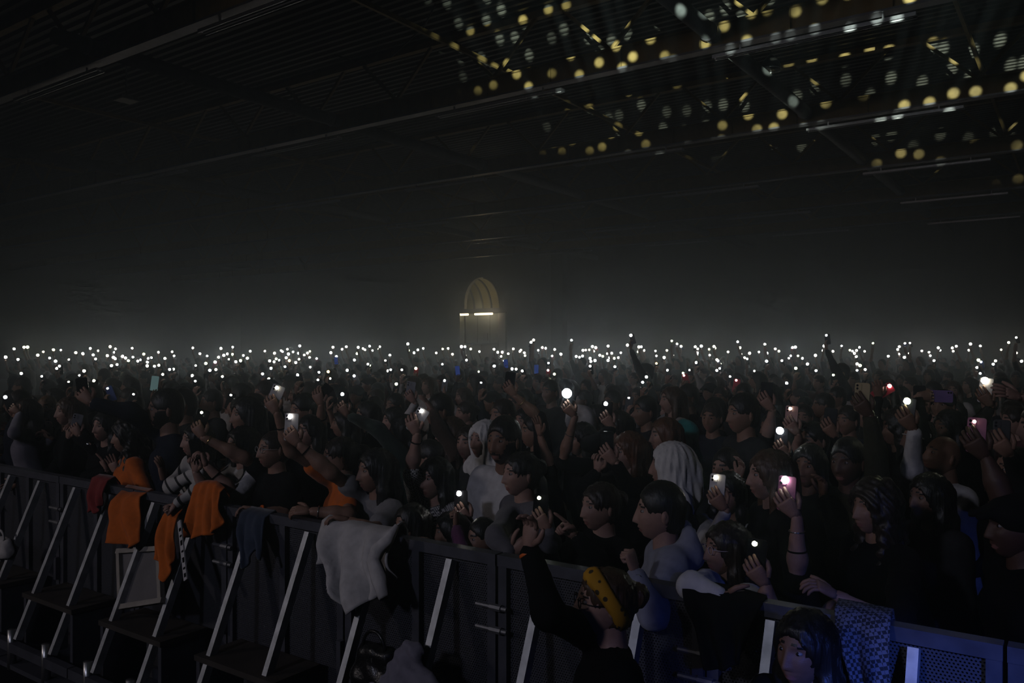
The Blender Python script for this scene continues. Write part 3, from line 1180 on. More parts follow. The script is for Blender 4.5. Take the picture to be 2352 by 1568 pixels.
def person(C, F, s=1.0, sk='mid', hair='long', hc='dark', top='black', sleeve='long', arms=(), lean=.06, pitch=0.0, roll=0.0, lod=2, beard=False,
           closed=False, low=None, glasses=None, hood=False, ring=None, stature=None, trousers='charcoal', bodyF=None, long_len=.30, name='person', hat=None):
    """C: head centre (world). F: facing. arms: list of dicts(hand=Vector, axis, normal, pose, elbow, side). Returns root Empty."""
    C = Vector(C)
    F = Vector((F.x, F.y, 0)).normalized()
    bF = Vector((bodyF.x, bodyF.y, 0)).normalized() if bodyF is not None else F
    Rv = bF.cross(UP)
    B = basis(F, pitch, roll)
    NB = C - UP * (.165 * s) - F * (.030 * s)                       # base of the neck
    SC = NB - UP * (.025 * s)
    pel = SC - UP * (.50 * s) - bF * (lean + .02)
    if low is not None:
        pel.z = max(low, SC.z - .52 * s)
    root = empty(name, (pel.x, pel.y, 0))
    og = Vector((pel.x, pel.y, 0))
    res = (.034, .024, .0185)[lod]
    # ---- arms
    solved = []
    for ar in arms:
        H = ar['hand']
        sides = {1: SC + Rv * (.165 * s) - UP * (.035 * s), -1: SC - Rv * (.165 * s) - UP * (.035 * s)}
        sd = ar.get('side')
        if sd is None:
            used = [q['sd'] for q in solved]
            cand = [q for q in (1, -1) if q not in used] or [1]
            sd = min(cand, key=lambda q: (sides[q] - H).length)
        S = sides[sd].copy()
        if H.z > S.z + .05:
            S += UP * (.04 * s) - Rv * sd * (.015 * s)
        ax = ar.get('axis')
        if ar.get('elbow') is not None:
            E = ar['elbow']
        else:
            pole = ar.get('pole') or (Rv * sd * .55 - UP * .8 - bF * .1)
            E = ik(S, H, .285 * s, .25 * s, pole)
        if ax is None:
            ax = (H - E).normalized()
        solved.append(dict(S=S, E=E, H=H, ax=ax, sd=sd, ar=ar))
    have = [q['sd'] for q in solved]
    for sd in (1, -1):
        if sd not in have:                                             # arm hanging / folded, hidden in the crowd
            S = SC + Rv * (sd * .165 * s) - UP * (.035 * s)
            E = S - UP * (.27 * s) + Rv * (sd * .05 * s) + bF * .02
            H = E + bF * (.20 * s) - UP * (.10 * s)
            solved.append(dict(S=S, E=E, H=H, ax=(H - E).normalized(), sd=sd, ar=dict(pose='relax')))
    # ---- skin: neck, chest, arms as one blended surface, head and hands joined to it
    pr = [('c', NB - UP * .02 * s + bF * .0, C - UP * (.05 * s) - F * .018 * s, .060 * s, .054 * s),
          ('c', SC - Rv * (.13 * s), SC + Rv * (.13 * s), .042 * s, .042 * s),
          ('c', SC - UP * (.10 * s) - Rv * .06 * s, SC - UP * (.10 * s) + Rv * .06 * s, .07 * s, .07 * s),
          ('c', SC - UP * (.12 * s), pel + UP * .05, .07 * s, .07 * s)]
    for q in solved:
        sl = q['ar'].get('sleeve', sleeve)
        u_, f_ = {'long': (.72, .74), 'thick': (.72, .74), 'half': (.72, 1.0), 'short': (.8, 1.0), 'none': (1.0, 1.0)}[sl]
        e_ = 1.0 if sl in ('short', 'none') else .8
        M_ = q['E'].lerp(q['H'], .35)
        pr += [('c', q['S'], q['E'], .047 * s * u_, .038 * s * e_), ('c', q['E'], M_, .038 * s * e_, .040 * s * f_), ('c', M_, q['H'], .040 * s * f_, .0255 * s)]
    V, Fc = sdf_mesh(pr, res, .03)
    mb = MB()
    mb.v = [tuple(p) for p in V]
    mb.f = [tuple(int(i) for i in q) for q in Fc]
    mb.m = [0] * len(mb.f)
    add_head(mb, C, B, s, lod, beard, closed)
    for q in solved:
        ar = q['ar']
        nrm = ar.get('normal') or (-UP * .3 + bF - Rv * q['sd'] * .6)
        sd = ar.get('thumb') or (UP * .5 - Rv * q['sd'])
        hand(mb, q['H'], q['ax'], nrm, sd, s * .97, ar.get('pose', 'relax'), 0, min(lod, 2))
    mb.build('body', [SKIN[sk], LIPS, HAIR[hc if hc in ('black', 'dark') else 'dark'], EYEW, IRIS], root, True, og).location = (0, 0, 0)
    # ---- garment
    pc = [('c', SC - Rv * (.145 * s) - UP * .01, SC + Rv * (.145 * s) - UP * .01, .066 * s, .066 * s),
          ('c', SC - UP * (.14 * s) - Rv * .095 * s, SC - UP * (.14 * s) + Rv * .095 * s, .112 * s, .112 * s),
          ('c', SC - UP * (.14 * s) - Rv * .085 * s, pel - Rv * .07 * s + UP * .02, .112 * s, .122 * s),
          ('c', SC - UP * (.14 * s) + Rv * .085 * s, pel + Rv * .07 * s + UP * .02, .112 * s, .122 * s),
          ('c', NB - UP * .035 * s, SC - UP * .05 * s, .066 * s, .08 * s)]
    if hood:
        pc += [('c', NB - bF * .07 * s - Rv * .07 * s, NB - bF * .07 * s + Rv * .07 * s, .062 * s, .062 * s), ('c', NB - Rv * .085 * s, NB + bF * .05 * s - UP * .03 - Rv * .03, .045 * s, .03 * s),
               ('c', NB + Rv * .085 * s, NB + bF * .05 * s - UP * .03 + Rv * .03, .045 * s, .03 * s), ('c', C - F * .115 * s - UP * .07 * s - Rv * .05 * s, NB - bF * .085 * s - Rv * .08 * s, .035 * s, .06 * s), ('c', C - F * .115 * s - UP * .07 * s + Rv * .05 * s, NB - bF * .085 * s + Rv * .08 * s, .035 * s, .06 * s)]
    for q in solved:
        sl = q['ar'].get('sleeve', sleeve)
        bulk = 1.0 + .12 * (sl == 'thick')
        if sl == 'none':
            continue
        if sl == 'short':
            pc.append(('c', q['S'], q['S'].lerp(q['E'], .55), .069 * s, .064 * s))
        elif sl == 'half':
            pc.append(('c', q['S'], q['E'], .069 * s, .055 * s))
        else:
            pc += [('c', q['S'], q['E'], .066 * s * bulk, .052 * s * bulk), ('c', q['E'], q['E'].lerp(q['H'], .90), .052 * s * bulk, .038 * s * bulk)]
    seed = C.x * 7.3 + C.y * 3.1
    V, Fc = sdf_mesh(pc, res, .035, wrinkle(.0045 if lod else .003, 13, seed))
    part('top', V, Fc, CL[top], root, og)
    # ---- legs
    if pel.z > .55:
        kn = [pel * 1.0 + Rv * (x * s) for x in (-.09, .09)]
        pl = []
        for k, x in zip(kn, (-.09, .09)):
            kk = Vector((k.x, k.y, pel.z * .52)) + bF * .03
            ff = Vector((k.x, k.y, .06))
            pl += [('c', k, kk, .095 * s, .07 * s), ('c', kk, ff, .07 * s, .05 * s), ('c', Vector((ff.x, ff.y, .04)), ff + bF * .17 - UP * .02, .042, .038)]
    else:                                                            # crouching
        pl = []
        for x in (-.1, .1):
            k = pel + Rv * x
            kn_ = k + bF * .34 * s + UP * .08
            ft = Vector((kn_.x, kn_.y, .05)) - bF * .12
            pl += [('c', k, kn_, .095 * s, .075 * s), ('c', kn_, ft, .07 * s, .05 * s), ('c', ft, ft + bF * .16, .042, .038), ('c', k, Vector((k.x, k.y, max(.12, k.z - .2))), .09, .08)]
    V, Fc = sdf_mesh(pl, .04, .03)
    part('trousers', V, Fc, CL[trousers], root, og)
    # ---- hair or head covering
    def P(x, y_, z):
        return C + B @ Vector((x * s, y_ * s, z * s))
    Bl = [list(rw) for rw in B]
    ph = []
    hm, nm, dsp = HAIR[hc], 'hair', strands(C, Bl, .0015 if hair in ('short', 'buzz') else .0035, 30, seed)
    if hair in ('long', 'short', 'buzz', 'ponytail', 'bun', 'curly', 'bob'):
        g = {'buzz': .004, 'short': .006, 'ponytail': .009, 'bun': .009, 'curly': .03, 'long': .014, 'bob': .015}[hair]
        top_up = .016 if hair == 'short' else 0
        ph.append(('e', P(0, -.010, .022 + top_up * .6), ((.0765 + g) * s, (.098 + g) * s, (.098 + g + top_up * .4) * s), Bl))
        if hair in ('long', 'curly', 'bob'):
            L = long_len if hair != 'bob' else .13
            w = .040 if hair == 'curly' else .030
            for sg in (-1, 1):
                ph += [('c', P(sg * .072, -.015, .03), P(sg * .080, .0, -.10), w * s, w * s), ('c', P(sg * .080, -.005, -.10), P(sg * .085, .015, -.10 - L * .7), w * s, w * .8 * s)]
            ph += [('c', P(0, -.075, .02), P(0, -.085, -.12), .065 * s, .068 * s), ('c', P(-.03, -.085, -.12), P(-.03, -.09, -.10 - L), .055 * s, .045 * s), ('c', P(.03, -.085, -.12), P(.03, -.09, -.10 - L), .055 * s, .045 * s)]
        else:
            ph.append(('e', P(0, -.045, -.035), (.07 * s, .058 * s, .06 * s), Bl))
        if hair == 'ponytail':
            ph += [('c', P(0, -.10, .05), P(0, -.15, .03), .03 * s, .036 * s), ('c', P(0, -.15, .03), P(0, -.165, -.22), .036 * s, .014 * s)]
        if hair == 'bun':
            ph.append(('e', P(0, -.12, .03), (.045 * s, .04 * s, .045 * s), Bl))
        hl = .050 if hair not in ('buzz', 'short') else .058
        ph.append(('x', P(0, .100, -.045), (.066 * s, .085 * s, .108 * s), Bl))
        if hair in ('short', 'buzz', 'ponytail', 'bun'):
            for sg in (-1, 1):
                ph.append(('x', P(sg * .085, .03, -.06), (.03 * s, .055 * s, .075 * s), Bl))
        if hair == 'curly':
            dsp = wrinkle(.009, 48, seed)
    elif hair == 'hijab':
        hm, nm = CL['hijab'], 'headscarf'
        ph = [('e', P(0, -.015, .015), (.098 * s, .122 * s, .122 * s), Bl), ('c', P(0, -.02, -.06), NB - UP * .03, .10 * s, .10 * s), ('c', P(0, -.11, -.02), P(0, -.10, -.14), .055 * s, .07 * s),
              ('c', NB - Rv * .1 * s - UP * .02, NB + Rv * .1 * s - UP * .02, .085 * s, .085 * s), ('x', P(0, .115, -.030), (.060 * s, .085 * s, .098 * s), Bl)]
        dsp = strands(C, Bl, .004, 16, seed)
    elif hair == 'hood':
        hm, nm = CL[top], 'hood'
        ph = [('e', P(0, -.02, .012), (.115 * s, .135 * s, .130 * s), Bl), ('c', P(0, -.05, -.05), NB - bF * .04 * s - UP * .03, .10 * s, .11 * s), ('x', P(0, .13, -.03), (.075 * s, .10 * s, .105 * s), Bl)]
        dsp = wrinkle(.005, 18, seed)
    elif hair == 'cap':
        hm, nm = CL['black'], 'cap'
        ph = [('e', P(0, -.005, .045), (.092 * s, .115 * s, .085 * s), Bl), ('c', P(-.03, .09, .062), P(-.03, .15, .045), .018 * s, .014 * s), ('c', P(.03, .09, .062), P(.03, .15, .045), .018 * s, .014 * s), ('e', P(0, -.05, -.03), (.075 * s, .06 * s, .07 * s), Bl),
              ('x', P(0, .09, -.06), (.066 * s, .08 * s, .10 * s), Bl)]
        dsp = None
    if ph:
        rh = (.024, .016, .0105)[lod]
        V, Fc = sdf_mesh(ph, rh, .022, dsp)
        part(nm, V, Fc, hm, root, og)
    if hat == 'headband':
        mbh = MB()
        vs, fs = [], []
        n = 36
        fv = Vector((0, math.cos(.95), math.sin(.95)))
        nv_ = Vector((0, -math.sin(.95), math.cos(.95)))
        for j, (wd, o) in enumerate(((-.036, -.004), (-.02, .006), (.0, .009), (.02, .006), (.036, -.004))):
            for i in range(n):
                an = 2 * math.pi * i / n
                dr = (Vector((1, 0, 0)) * math.cos(an) + fv * math.sin(an)) + nv_ * (wd / .11)
                k = 1 / math.sqrt((dr.x / .092) ** 2 + (dr.y / .116) ** 2 + (dr.z / .118) ** 2)
                q_ = dr * k + dr.normalized() * o
                vs.append(P(q_.x, q_.y - .010, q_.z + .018))
        for j in range(4):
            for i in range(n):
                fs.append((j * n + i, j * n + (i + 1) % n, (j + 1) * n + (i + 1) % n, (j + 1) * n + i))
        o = mbh.add(vs, fs).build('headband', pattern_mat('yellow_print_cloth', 'dot', (.62, .30, .01), (.05, .03, .01), 30), root, True, og)
        o.location = (0, 0, 0)
        md = o.modifiers.new('thickness', 'SOLIDIFY')
        md.thickness = .004
        o['label'] = 'wide yellow printed headband'
    if glasses:
        g = MB()
        for sg in (-1, 1):
            cc = [P(sg * .033 + .021 * math.cos(t_), .098, .010 + .018 * math.sin(t_)) for t_ in [2 * math.pi * i / 18 for i in range(19)]]
            g.tube(cc, .0018 * s, 6, False)
            g.tube([P(sg * .054, .096, .015), P(sg * .078, .06, .014), P(sg * .080, -.01, .010)], .0018 * s, 6)
        g.tube([P(-.012, .099, .014), P(.012, .099, .014)], .0018 * s, 6)
        o = g.build('glasses', mat('glasses_' + glasses, {'black': (.01, .01, .01), 'clear': (.5, .4, .42), 'wire': (.3, .3, .3)}[glasses], .2), root, True, og)
        o.location = (0, 0, 0)
    for q in solved:
        for band in q['ar'].get('bands', ()):
            kind, tpos = band
            c0 = q['E'].lerp(q['H'], tpos)
            u = (q['H'] - q['E']).normalized()
            e1 = u.orthogonal().normalized()
            e2 = u.cross(e1)
            rr = (.040 + (.0255 - .040) * max(0, (tpos - .35) / .65)) * s + .002
            bmat = {'black': CL['black'], 'orange': emat_off(), 'silver': M_chrome, 'gold': M_goldm, 'watch': M_chrome}[kind]
            wdt = {'black': .004, 'orange': .008, 'silver': .003, 'gold': .003, 'watch': .005}[kind]
            mbb = MB().tube([c0 + (e1 * math.cos(t_) + e2 * math.sin(t_)) * rr for t_ in [2 * math.pi * i / 20 for i in range(21)]], wdt, 6, False)
            if kind == 'watch':
                to = (Vector((0, 0, CAMH)) - c0)
                to = (to - u * to.dot(u)).normalized()
                mbb.tube([c0 + to * (rr + .001), c0 + to * (rr + .010)], .017, 14)
            o = mbb.build('wristwatch' if kind == 'watch' else 'wristband', bmat, root, True, og)
            o.location = (0, 0, 0)
    return root


M_chrome = mat('polished_metal', (.75, .75, .78), .12, 1.0)
M_goldm = mat('gold_chain', (.8, .6, .25), .2, 1.0)


def emat_off():
    return mat('orange_band', (.8, .15, .02), .4)

# ---------------------------------------------------------------- people at the front, one by one
def imgdir(deg, toward=0.0):
    """direction in the picture plane: 0 = up, 90 = right, -90 = left; toward > 0 leans to the camera"""
    a = math.radians(deg)
    return (UP * math.cos(a) + RT * math.sin(a) - FW * toward).normalized()


def face(yaw):
    a = math.radians(yaw)
    return -RT * math.sin(a) - FW * math.cos(a)


PEND = []


def hold(px, py, Z, tilt=0, case='black', led=None, label='', fing=-1, r=.013, elbow=None, toward=0.0, bands=(), sleeve=None, side=None, screen=None, flip=False, cat='phone', part_hold=True):
    """an arm that holds a phone; (px, py) is the torch if lit, else the phone's middle"""
    d = imgdir(tilt, toward)
    q = at(px, py, Z)
    bk = ((Vector((0, 0, CAMH)) - q).normalized() - RT * .18).normalized()
    if flip:
        bk = -bk
    bk = (bk - d * bk.dot(d)).normalized()
    xv = d.cross(bk)
    C = q
    if led:
        C = q - xv * LED_OFF[0] - d * LED_OFF[1] - bk * .006
    PEND.append(dict(C=C, up=d, bk=bk, case=case, led=led, r=r, label=label, screen=screen))
    w = RT if xv.dot(RT) > 0 else -RT
    vb = bk if bk.dot(-FW) > 0 else -bk
    ang = math.radians(42)
    a = d * math.cos(ang) + w * (fing * math.sin(ang))
    palm = C - d * .052 + vb * .019 - w * (fing * .012)
    W = palm - a * .062
    th = d * math.sin(ang) - w * (fing * math.cos(ang))
    out = dict(hand=W, axis=a, normal=-vb, thumb=th, pose='hold', bands=bands)
    if elbow is not None:
        out['elbow'] = at(*elbow)
    if sleeve:
        out['sleeve'] = sleeve
    if side:
        out['side'] = side
    return out


def free(px, py, Z, ang=0, pose='relax', elbow=None, bands=(), sleeve=None, side=None, toward=0.0, nrm=None):
    a = imgdir(ang, toward)
    W = at(px, py, Z) - a * .05
    out = dict(hand=W, axis=a, pose=pose, bands=bands)
    if nrm is not None:
        out['normal'] = nrm
    if elbow is not None:
        out['elbow'] = at(*elbow)
    if sleeve:
        out['sleeve'] = sleeve
    if side:
        out['side'] = side
    return out


def fg(x, y, Z, yaw, label, arms=(), **kw):
    V0 = Vector((0, 0, CAMH)) - at(x, HY, Z)          # yaw is measured from the line of sight
    p = person(at(x, y, Z), Matrix.Rotation(-math.radians(yaw), 3, 'Z') @ V0.normalized(), arms=arms, **kw)
    tag(p, label, 'person', 'people at the front of the crowd')
    return p


# ---- left end of the rail
fg(60, 948, 7.1, 112, 'person in lilac sweater holding both arms out at the left edge', s=.96, hair='long', hc='dark', top='lilac', lod=1,
   arms=[hold(12, 912, 6.9, -25, 'black', 'cool', 'black phone with bright white torch at the left edge of the crowd', r=.015), free(108, 1000, 6.9, -60, 'relax', sleeve='long')])
fg(117, 972, 7.25, 35, 'person reaching a black sleeve over the rail at the far left', s=.9, hair='long', hc='dark', top='black', lod=1, sk='fair',
   arms=[free(28, 1116, 6.35, -100, 'relax', elbow=(120, 1085, 6.5))])
fg(108, 936, 8.0, 25, 'person in brown turned to the camera behind the far left of the rail', s=.95, hair='bun', hc='light', top='brown', lod=1)
fg(158, 946, 6.9, 72, 'person in black jacket filming with a pale phone in both hands at left', s=.98, hair='long', hc='brown', top='black', sk='fair',
   arms=[hold(176, 972, 6.45, 14, 'silver', None, 'pale silver phone held in two hands at the left of the rail', elbow=(235, 1050, 6.5), bands=(('watch', .62), ('silver', .52)), side=-1),
         free(160, 992, 6.5, 10, 'grip', elbow=(150, 1070, 6.55), side=1)])
fg(215, 978, 7.3, 58, 'person in black half hidden between the pale phone and the clapping person', s=.95, hair='long', hc='black', top='black', lod=1, sk='fair')
fg(243, 980, 6.45, 55, 'person in black jacket clapping at the rail', s=.98, hair='long', hc='black', top='black', sk='fair', long_len=.12,
   arms=[free(240, 1066, 6.1, -25, 'open', elbow=(205, 1095, 6.2)), free(262, 1072, 6.05, -20, 'open', elbow=(280, 1110, 6.15))])
fg(293, 1004, 6.0, 80, 'person in orange top with a wristwatch, looking left', s=.96, hair='curly', hc='black', top='orange', sleeve='half', sk='mid',
   arms=[free(290, 1150, 5.55, -40, 'relax', elbow=(335, 1125, 5.75), bands=(('watch', .72),), side=-1), free(262, 1118, 5.7, -30, 'relax', side=1)])
fg(380, 943, 5.75, 84, 'person in dark jacket with an arm stretched far up to the left', s=1.14, hair='short', hc='black', beard=True, top='navy', sk='mid',
   arms=[hold(190, 893, 5.5, -8, 'black', None, 'black phone at the end of the outstretched dark sleeve at left', elbow=(300, 945, 5.6), bands=(), side=1), free(374, 1088, 5.45, -10, 'open', elbow=(392, 1130, 5.55), side=-1)])
fg(450, 1012, 5.4, 68, 'person in a white sweater with black stripes holding up a phone', s=.88, hair='long', hc='black', top='striped', sk='fair', long_len=.15,
   arms=[hold(452, 1035, 5.12, -12, 'black', None, 'black phone between the striped sweater and the white shirt', elbow=(392, 1118, 5.2), side=1), free(392, 1172, 4.95, -140, 'fist', elbow=(455, 1125, 5.05), side=-1)])
fg(566, 955, 5.85, 70, 'person in dark grey standing behind the white shirt', s=1.04, hair='long', hc='black', top='charcoal', sk='mid')
fg(556, 1024, 5.3, 62, 'person in open white shirt leaning on the rail', s=.98, hair='long', hc='black', top='white', sk='fair', long_len=.2,
   arms=[free(468, 1052, 4.95, -20, 'grip', elbow=(545, 1140, 5.0), sleeve='half', bands=(('black', .7),)), free(450, 1066, 5.0, 0, 'grip', elbow=(480, 1140, 5.05), sleeve='half')])
fg(628, 1033, 5.0, 64, 'person in black T-shirt and glasses with an orange wristband', s=.95, hair='buzz', hc='dark', top='black', sleeve='short', glasses='wire', sk='mid',
   arms=[hold(463, 947, 4.95, 18, 'black', 'green', 'black phone with greenish torch held out by the person in black T-shirt', r=.009, elbow=(560, 1050, 5.0), bands=(('gold', .88),), side=1),
         free(572, 1168, 4.72, -80, 'relax', elbow=(650, 1185, 4.8), bands=(('orange', .86),), side=-1)])
fg(697, 946, 5.95, 60, 'person in black aiming a tilted black phone behind the orange T-shirt', s=1.0, hair='short', hc='black', top='black', sk='mid', sleeve='half',
   arms=[hold(742, 905, 5.6, 38, 'black', None, 'black phone held tilted to the right above the orange T-shirt', elbow=(735, 1000, 5.7), bands=(('black', .6),))])
fg(712, 992, 5.6, 52, 'person in black peering out under a raised arm', s=.9, hair='bob', hc='black', top='black', sk='fair', lod=1)
fg(780, 1050, 4.95, 82, 'person in orange T-shirt raising a bare arm with black wristband', s=.98, hair='ponytail', hc='dark', top='orange', sleeve='short', sk='mid',
   arms=[hold(636, 890, 4.75, 22, 'white', 'warm', 'white phone with warm torch at the tip of the raised bare arm', r=.011, elbow=(668, 1035, 4.85), bands=(('black', .66),), side=1),
         free(692, 1172, 4.42, -85, 'relax', elbow=(800, 1182, 4.45), bands=(('silver', .8),), side=-1)])
fg(862, 1083, 4.6, 64, 'person in grey T-shirt leaning above the white jacket', s=1.0, hair='long', hc='black', top='grey', sleeve='short', sk='mid',
   arms=[hold(666, 956, 4.5, 3, 'white', 'white', 'white phone with torch in the hand of the person in grey', r=.013, elbow=(760, 1085, 4.52), bands=(('black', .8),), side=1),
         free(782, 1190, 4.25, -75, 'relax', elbow=(850, 1222, 4.2), side=-1)])
fg(925, 990, 6.2, 100, 'person in a grey-green sleeve reaching left with a phone', s=1.0, hair='long', hc='black', top='green', sk='mid', lod=1,
   arms=[hold(786, 905, 6.0, 6, 'black', 'cool', 'dark phone with cool torch above the grey-green sleeve', r=.013, elbow=(868, 985, 6.0))])
fg(905, 968, 7.0, 70, 'person in a pale sleeve holding a silver phone up high', s=.98, hair='bob', hc='black', top='cream', sk='fair', lod=1,
   arms=[hold(943, 897, 6.7, 8, 'silver', None, 'pale silver phone held up with its back to the stage', elbow=(925, 985, 6.8))])
fg(998, 1100, 4.85, 46, 'person in black and white checked jacket with raised arm', s=1.0, hair='long', hc='black', top='gingham', sleeve='half', sk='fair', long_len=.2,
   arms=[hold(968, 943, 4.7, 32, 'white', 'white', 'white phone tilted right in the raised hand of the checked jacket', r=.012, elbow=(945, 1085, 4.75), bands=(('black', .82),), side=1),
         hold(1054, 1133, 4.45, 0, 'charcoal', 'white', 'dark phone with torch held low beside the checked jacket', r=.015, elbow=(1050, 1240, 4.5), sleeve='long', side=-1)])
fg(1010, 945, 6.4, 70, 'person in black standing tall behind the brown jacket in the middle', s=1.05, hair='short', hc='black', top='black', sk='tan', lod=1)
fg(1034, 996, 6.0, 72, 'person in brown jacket reaching up and looking left in the middle', s=.98, hair='long', hc='brown', top='brown', sk='fair', lod=1,
   arms=[free(985, 930, 5.9, -35, 'open', elbow=(1010, 985, 5.9), bands=(('gold', .8),))])
fg(985, 1055, 5.5, 110, 'person in black turned away behind the checked jacket', s=.98, hair='short', hc='black', top='black', sk='mid', lod=1)
fg(943, 1206, 4.3, 58, 'child in black peeping over the rail under the checked jacket', s=.86, hair='bob', hc='black', top='black', sk='mid', arms=[free(955, 1240, 4.12, -90, 'grip')])
fg(1035, 1222, 4.35, 80, 'child in purple sleeve with arm up behind the rail', s=.84, hair='bob', hc='black', top='purple', sk='mid', lod=1, arms=[free(1048, 1186, 4.15, 0, 'fist')])
fg(1107, 1238, 4.15, 60, 'child looking over the rail next to the black sleeve', s=.8, hair='short', hc='black', top='black', sk='mid', lod=1)
# ---- middle
fg(1157, 1015, 4.7, 34, 'tall person with white T-shirt facing the camera', s=1.1, hair='short', hc='black', beard=True, top='white', sleeve='short', sk='tan', lean=.0)
fg(1112, 1012, 5.3, 45, 'person in white headscarf beside the tall white T-shirt', s=1.0, hair='hijab', top='charcoal', sk='fair')
fg(1077, 1018, 5.65, 38, 'person in black just left of the white headscarf', s=.96, hair='long', hc='dark', top='black', sk='fair', lod=1)
fg(1196, 1090, 4.4, 62, 'person in grey fur top lifting a phone', s=.98, hair='bun', hc='black', top='fur', sk='fair',
   arms=[hold(1238, 1143, 4.0, 4, 'black', 'green', 'black phone with yellowish torch in front of the grey fur top', r=.010, elbow=(1262, 1245, 4.05), bands=(), side=-1), free(1195, 1255, 3.78, 60, 'relax', elbow=(1140, 1232, 3.85), side=1)])
fg(1378, 1165, 4.15, 56, 'person in black pointing a finger left', s=1.0, hair='bun', hc='dark', top='black', sk='fair',
   arms=[free(1302, 1215, 3.8, -50, 'point', elbow=(1372, 1290, 3.85), side=1)])
fg(1444, 1040, 4.9, 58, 'person in black behind a black phone held in both hands', s=.98, hair='long', hc='auburn', top='black', sk='fair',
   arms=[hold(1394, 1022, 4.5, 0, 'black', None, 'black phone held upright in two hands in front of a face', elbow=(1445, 1120, 4.6), bands=(('silver', .9),), side=-1), free(1376, 1062, 4.55, 10, 'grip', elbow=(1345, 1120, 4.6), side=1)])
fg(1335, 1010, 5.9, 62, 'person in black whose bare arm lifts the brightest torch', s=.98, hair='long', hc='black', top='black', sleeve='half', sk='mid', lod=1,
   arms=[hold(1302, 903, 5.6, 2, 'black', 'cool', 'phone with by far the largest white torch near the middle', r=.034, elbow=(1291, 1062, 5.7), bands=(('silver', .62),))])
fg(1228, 992, 6.1, 75, 'person in black with two bare arms raised behind the white T-shirt', s=1.0, hair='short', hc='black', top='black', sleeve='half', sk='mid', lod=1,
   arms=[hold(1171, 878, 5.9, 7, 'black', None, 'black phone showing its lit edge above the white T-shirt', elbow=(1240, 960, 5.95), bands=(('gold', .75),)), free(1238, 985, 5.8, -10, 'open', elbow=(1265, 1080, 5.8))])
fg(1328, 968, 6.8, 120, 'person with a white hood pulled up behind the brightest torch', s=1.0, hair='hood', hc='black', top='cream', lod=1)
fg(1418, 985, 5.7, 60, 'person in black sleeves with ringed hands below a small torch', s=.98, hair='long', hc='dark', top='black', sk='fair', lod=1,
   arms=[hold(1391, 927, 5.4, 4, 'black', 'cool', 'black phone with small torch gripped in two hands right of the brightest torch', r=.014, elbow=(1352, 1020, 5.5), side=1)])
fg(1541, 1072, 4.4, 88, 'person in profile with a pale pleated headscarf', s=1.02, hair='hijab', top='charcoal', sk='fair')
fg(1527, 1002, 5.5, 66, 'person in black just above the pale pleated headscarf', s=.98, hair='long', hc='auburn', top='black', sk='fair', lod=1)
fg(1566, 998, 5.9, 100, 'person in a teal hood behind the pleated headscarf', s=.8, hair='hood', top='teal', lod=1)
fg(1516, 1178, 3.62, 82, 'person in grey hoodie leaning over the rail', s=1.03, hair='short', hc='black', top='hoodie', hood=True, sleeve='thick', sk='fair', lean=.14,
   arms=[free(1452, 1288, 3.25, -15, 'fist', elbow=(1500, 1410, 3.2), bands=(('watch', .86),), side=-1)])
# ---- white sweater and neighbours
fg(1668, 1262, 3.52, 60, 'person with pink glasses and white sweater resting on the rail', s=.93, hair='long', hc='dark', top='white', glasses='clear', sk='mid', lean=.12, long_len=.12,
   arms=[hold(1733, 1248, 3.15, 6, 'black', 'green', 'black phone with yellow-green torch held by the white sweater and glasses', r=.011, elbow=(1760, 1400, 3.15), sleeve='half', side=-1),
         free(1690, 1372, 3.05, 95, 'relax', elbow=(1585, 1345, 3.15), side=1)])
fg(1672, 1137, 4.35, 20, 'person in white sleeve with face half behind a white phone', s=.95, hair='long', hc='black', top='white', sk='mid',
   arms=[hold(1644, 1096, 3.95, 5, 'white', 'warm', 'white phone with a dark lens lit along its top edge', r=.012, elbow=(1630, 1265, 4.0), side=1)])
fg(1668, 1078, 4.9, 35, 'person in dark grey lifting a hand to the face behind the white phone', s=.95, hair='short', hc='black', top='charcoal', sk='fair', lod=1, arms=[free(1702, 1080, 4.6, 15, 'relax', bands=(('black', .8),))])
fg(1768, 1094, 4.05, 70, 'person in black holding the pink phone', s=1.02, hair='long', hc='brown', top='black', sk='fair', sleeve='half',
   arms=[hold(1803, 1102, 3.55, 4, 'pink', 'cool', 'pink phone with bright white torch on the right', r=.017, elbow=(1832, 1335, 3.55), bands=(('black', .48), ('silver', .78)), side=-1)])
fg(1858, 1072, 4.65, 24, 'person in black right of the pink phone, facing the camera', s=1.0, hair='long', hc='black', top='black', sk='tan', arms=[free(1890, 1120, 4.5, 0, 'relax')])
fg(1706, 953, 5.3, 58, 'person in dark grey sweater looking left below the tall black phone', s=1.04, hair='short', hc='black', top='charcoal', sk='mid')
fg(1782, 1000, 5.6, 80, 'person in black holding up two phones beside the dark grey sweater', s=.98, hair='long', hc='black', top='black', sk='fair', sleeve='half', lod=1,
   arms=[hold(1760, 905, 5.1, 6, 'black', None, 'tall black phone in a raised hand above the dark grey sweater', elbow=(1760, 1010, 5.2)),
         hold(1815, 938, 5.0, 4, 'rose', 'warm', 'rose gold phone in a clear case lit along its top', r=.010, elbow=(1835, 1040, 5.1))])
fg(1830, 1008, 5.3, 95, 'person with a beaded strap under a bright torch on the right', s=.92, hair='bob', hc='black', top='black', sk='mid', lod=1,
   arms=[hold(1791, 989, 4.75, 4, 'charcoal', 'cool', 'dark phone with bright torch and a beaded strap', r=.022, elbow=(1800, 1100, 4.85))])
fg(1947, 1064, 4.5, 28, 'person in olive jacket raising an arm with a gold phone', s=1.05, hair='short', hc='black', top='olive', sk='dark',
   arms=[hold(1980, 912, 4.3, 3, 'gold', None, 'gold phone raised by the olive jacket', elbow=(2010, 1035, 4.35), bands=(('silver', .95),), side=-1)])
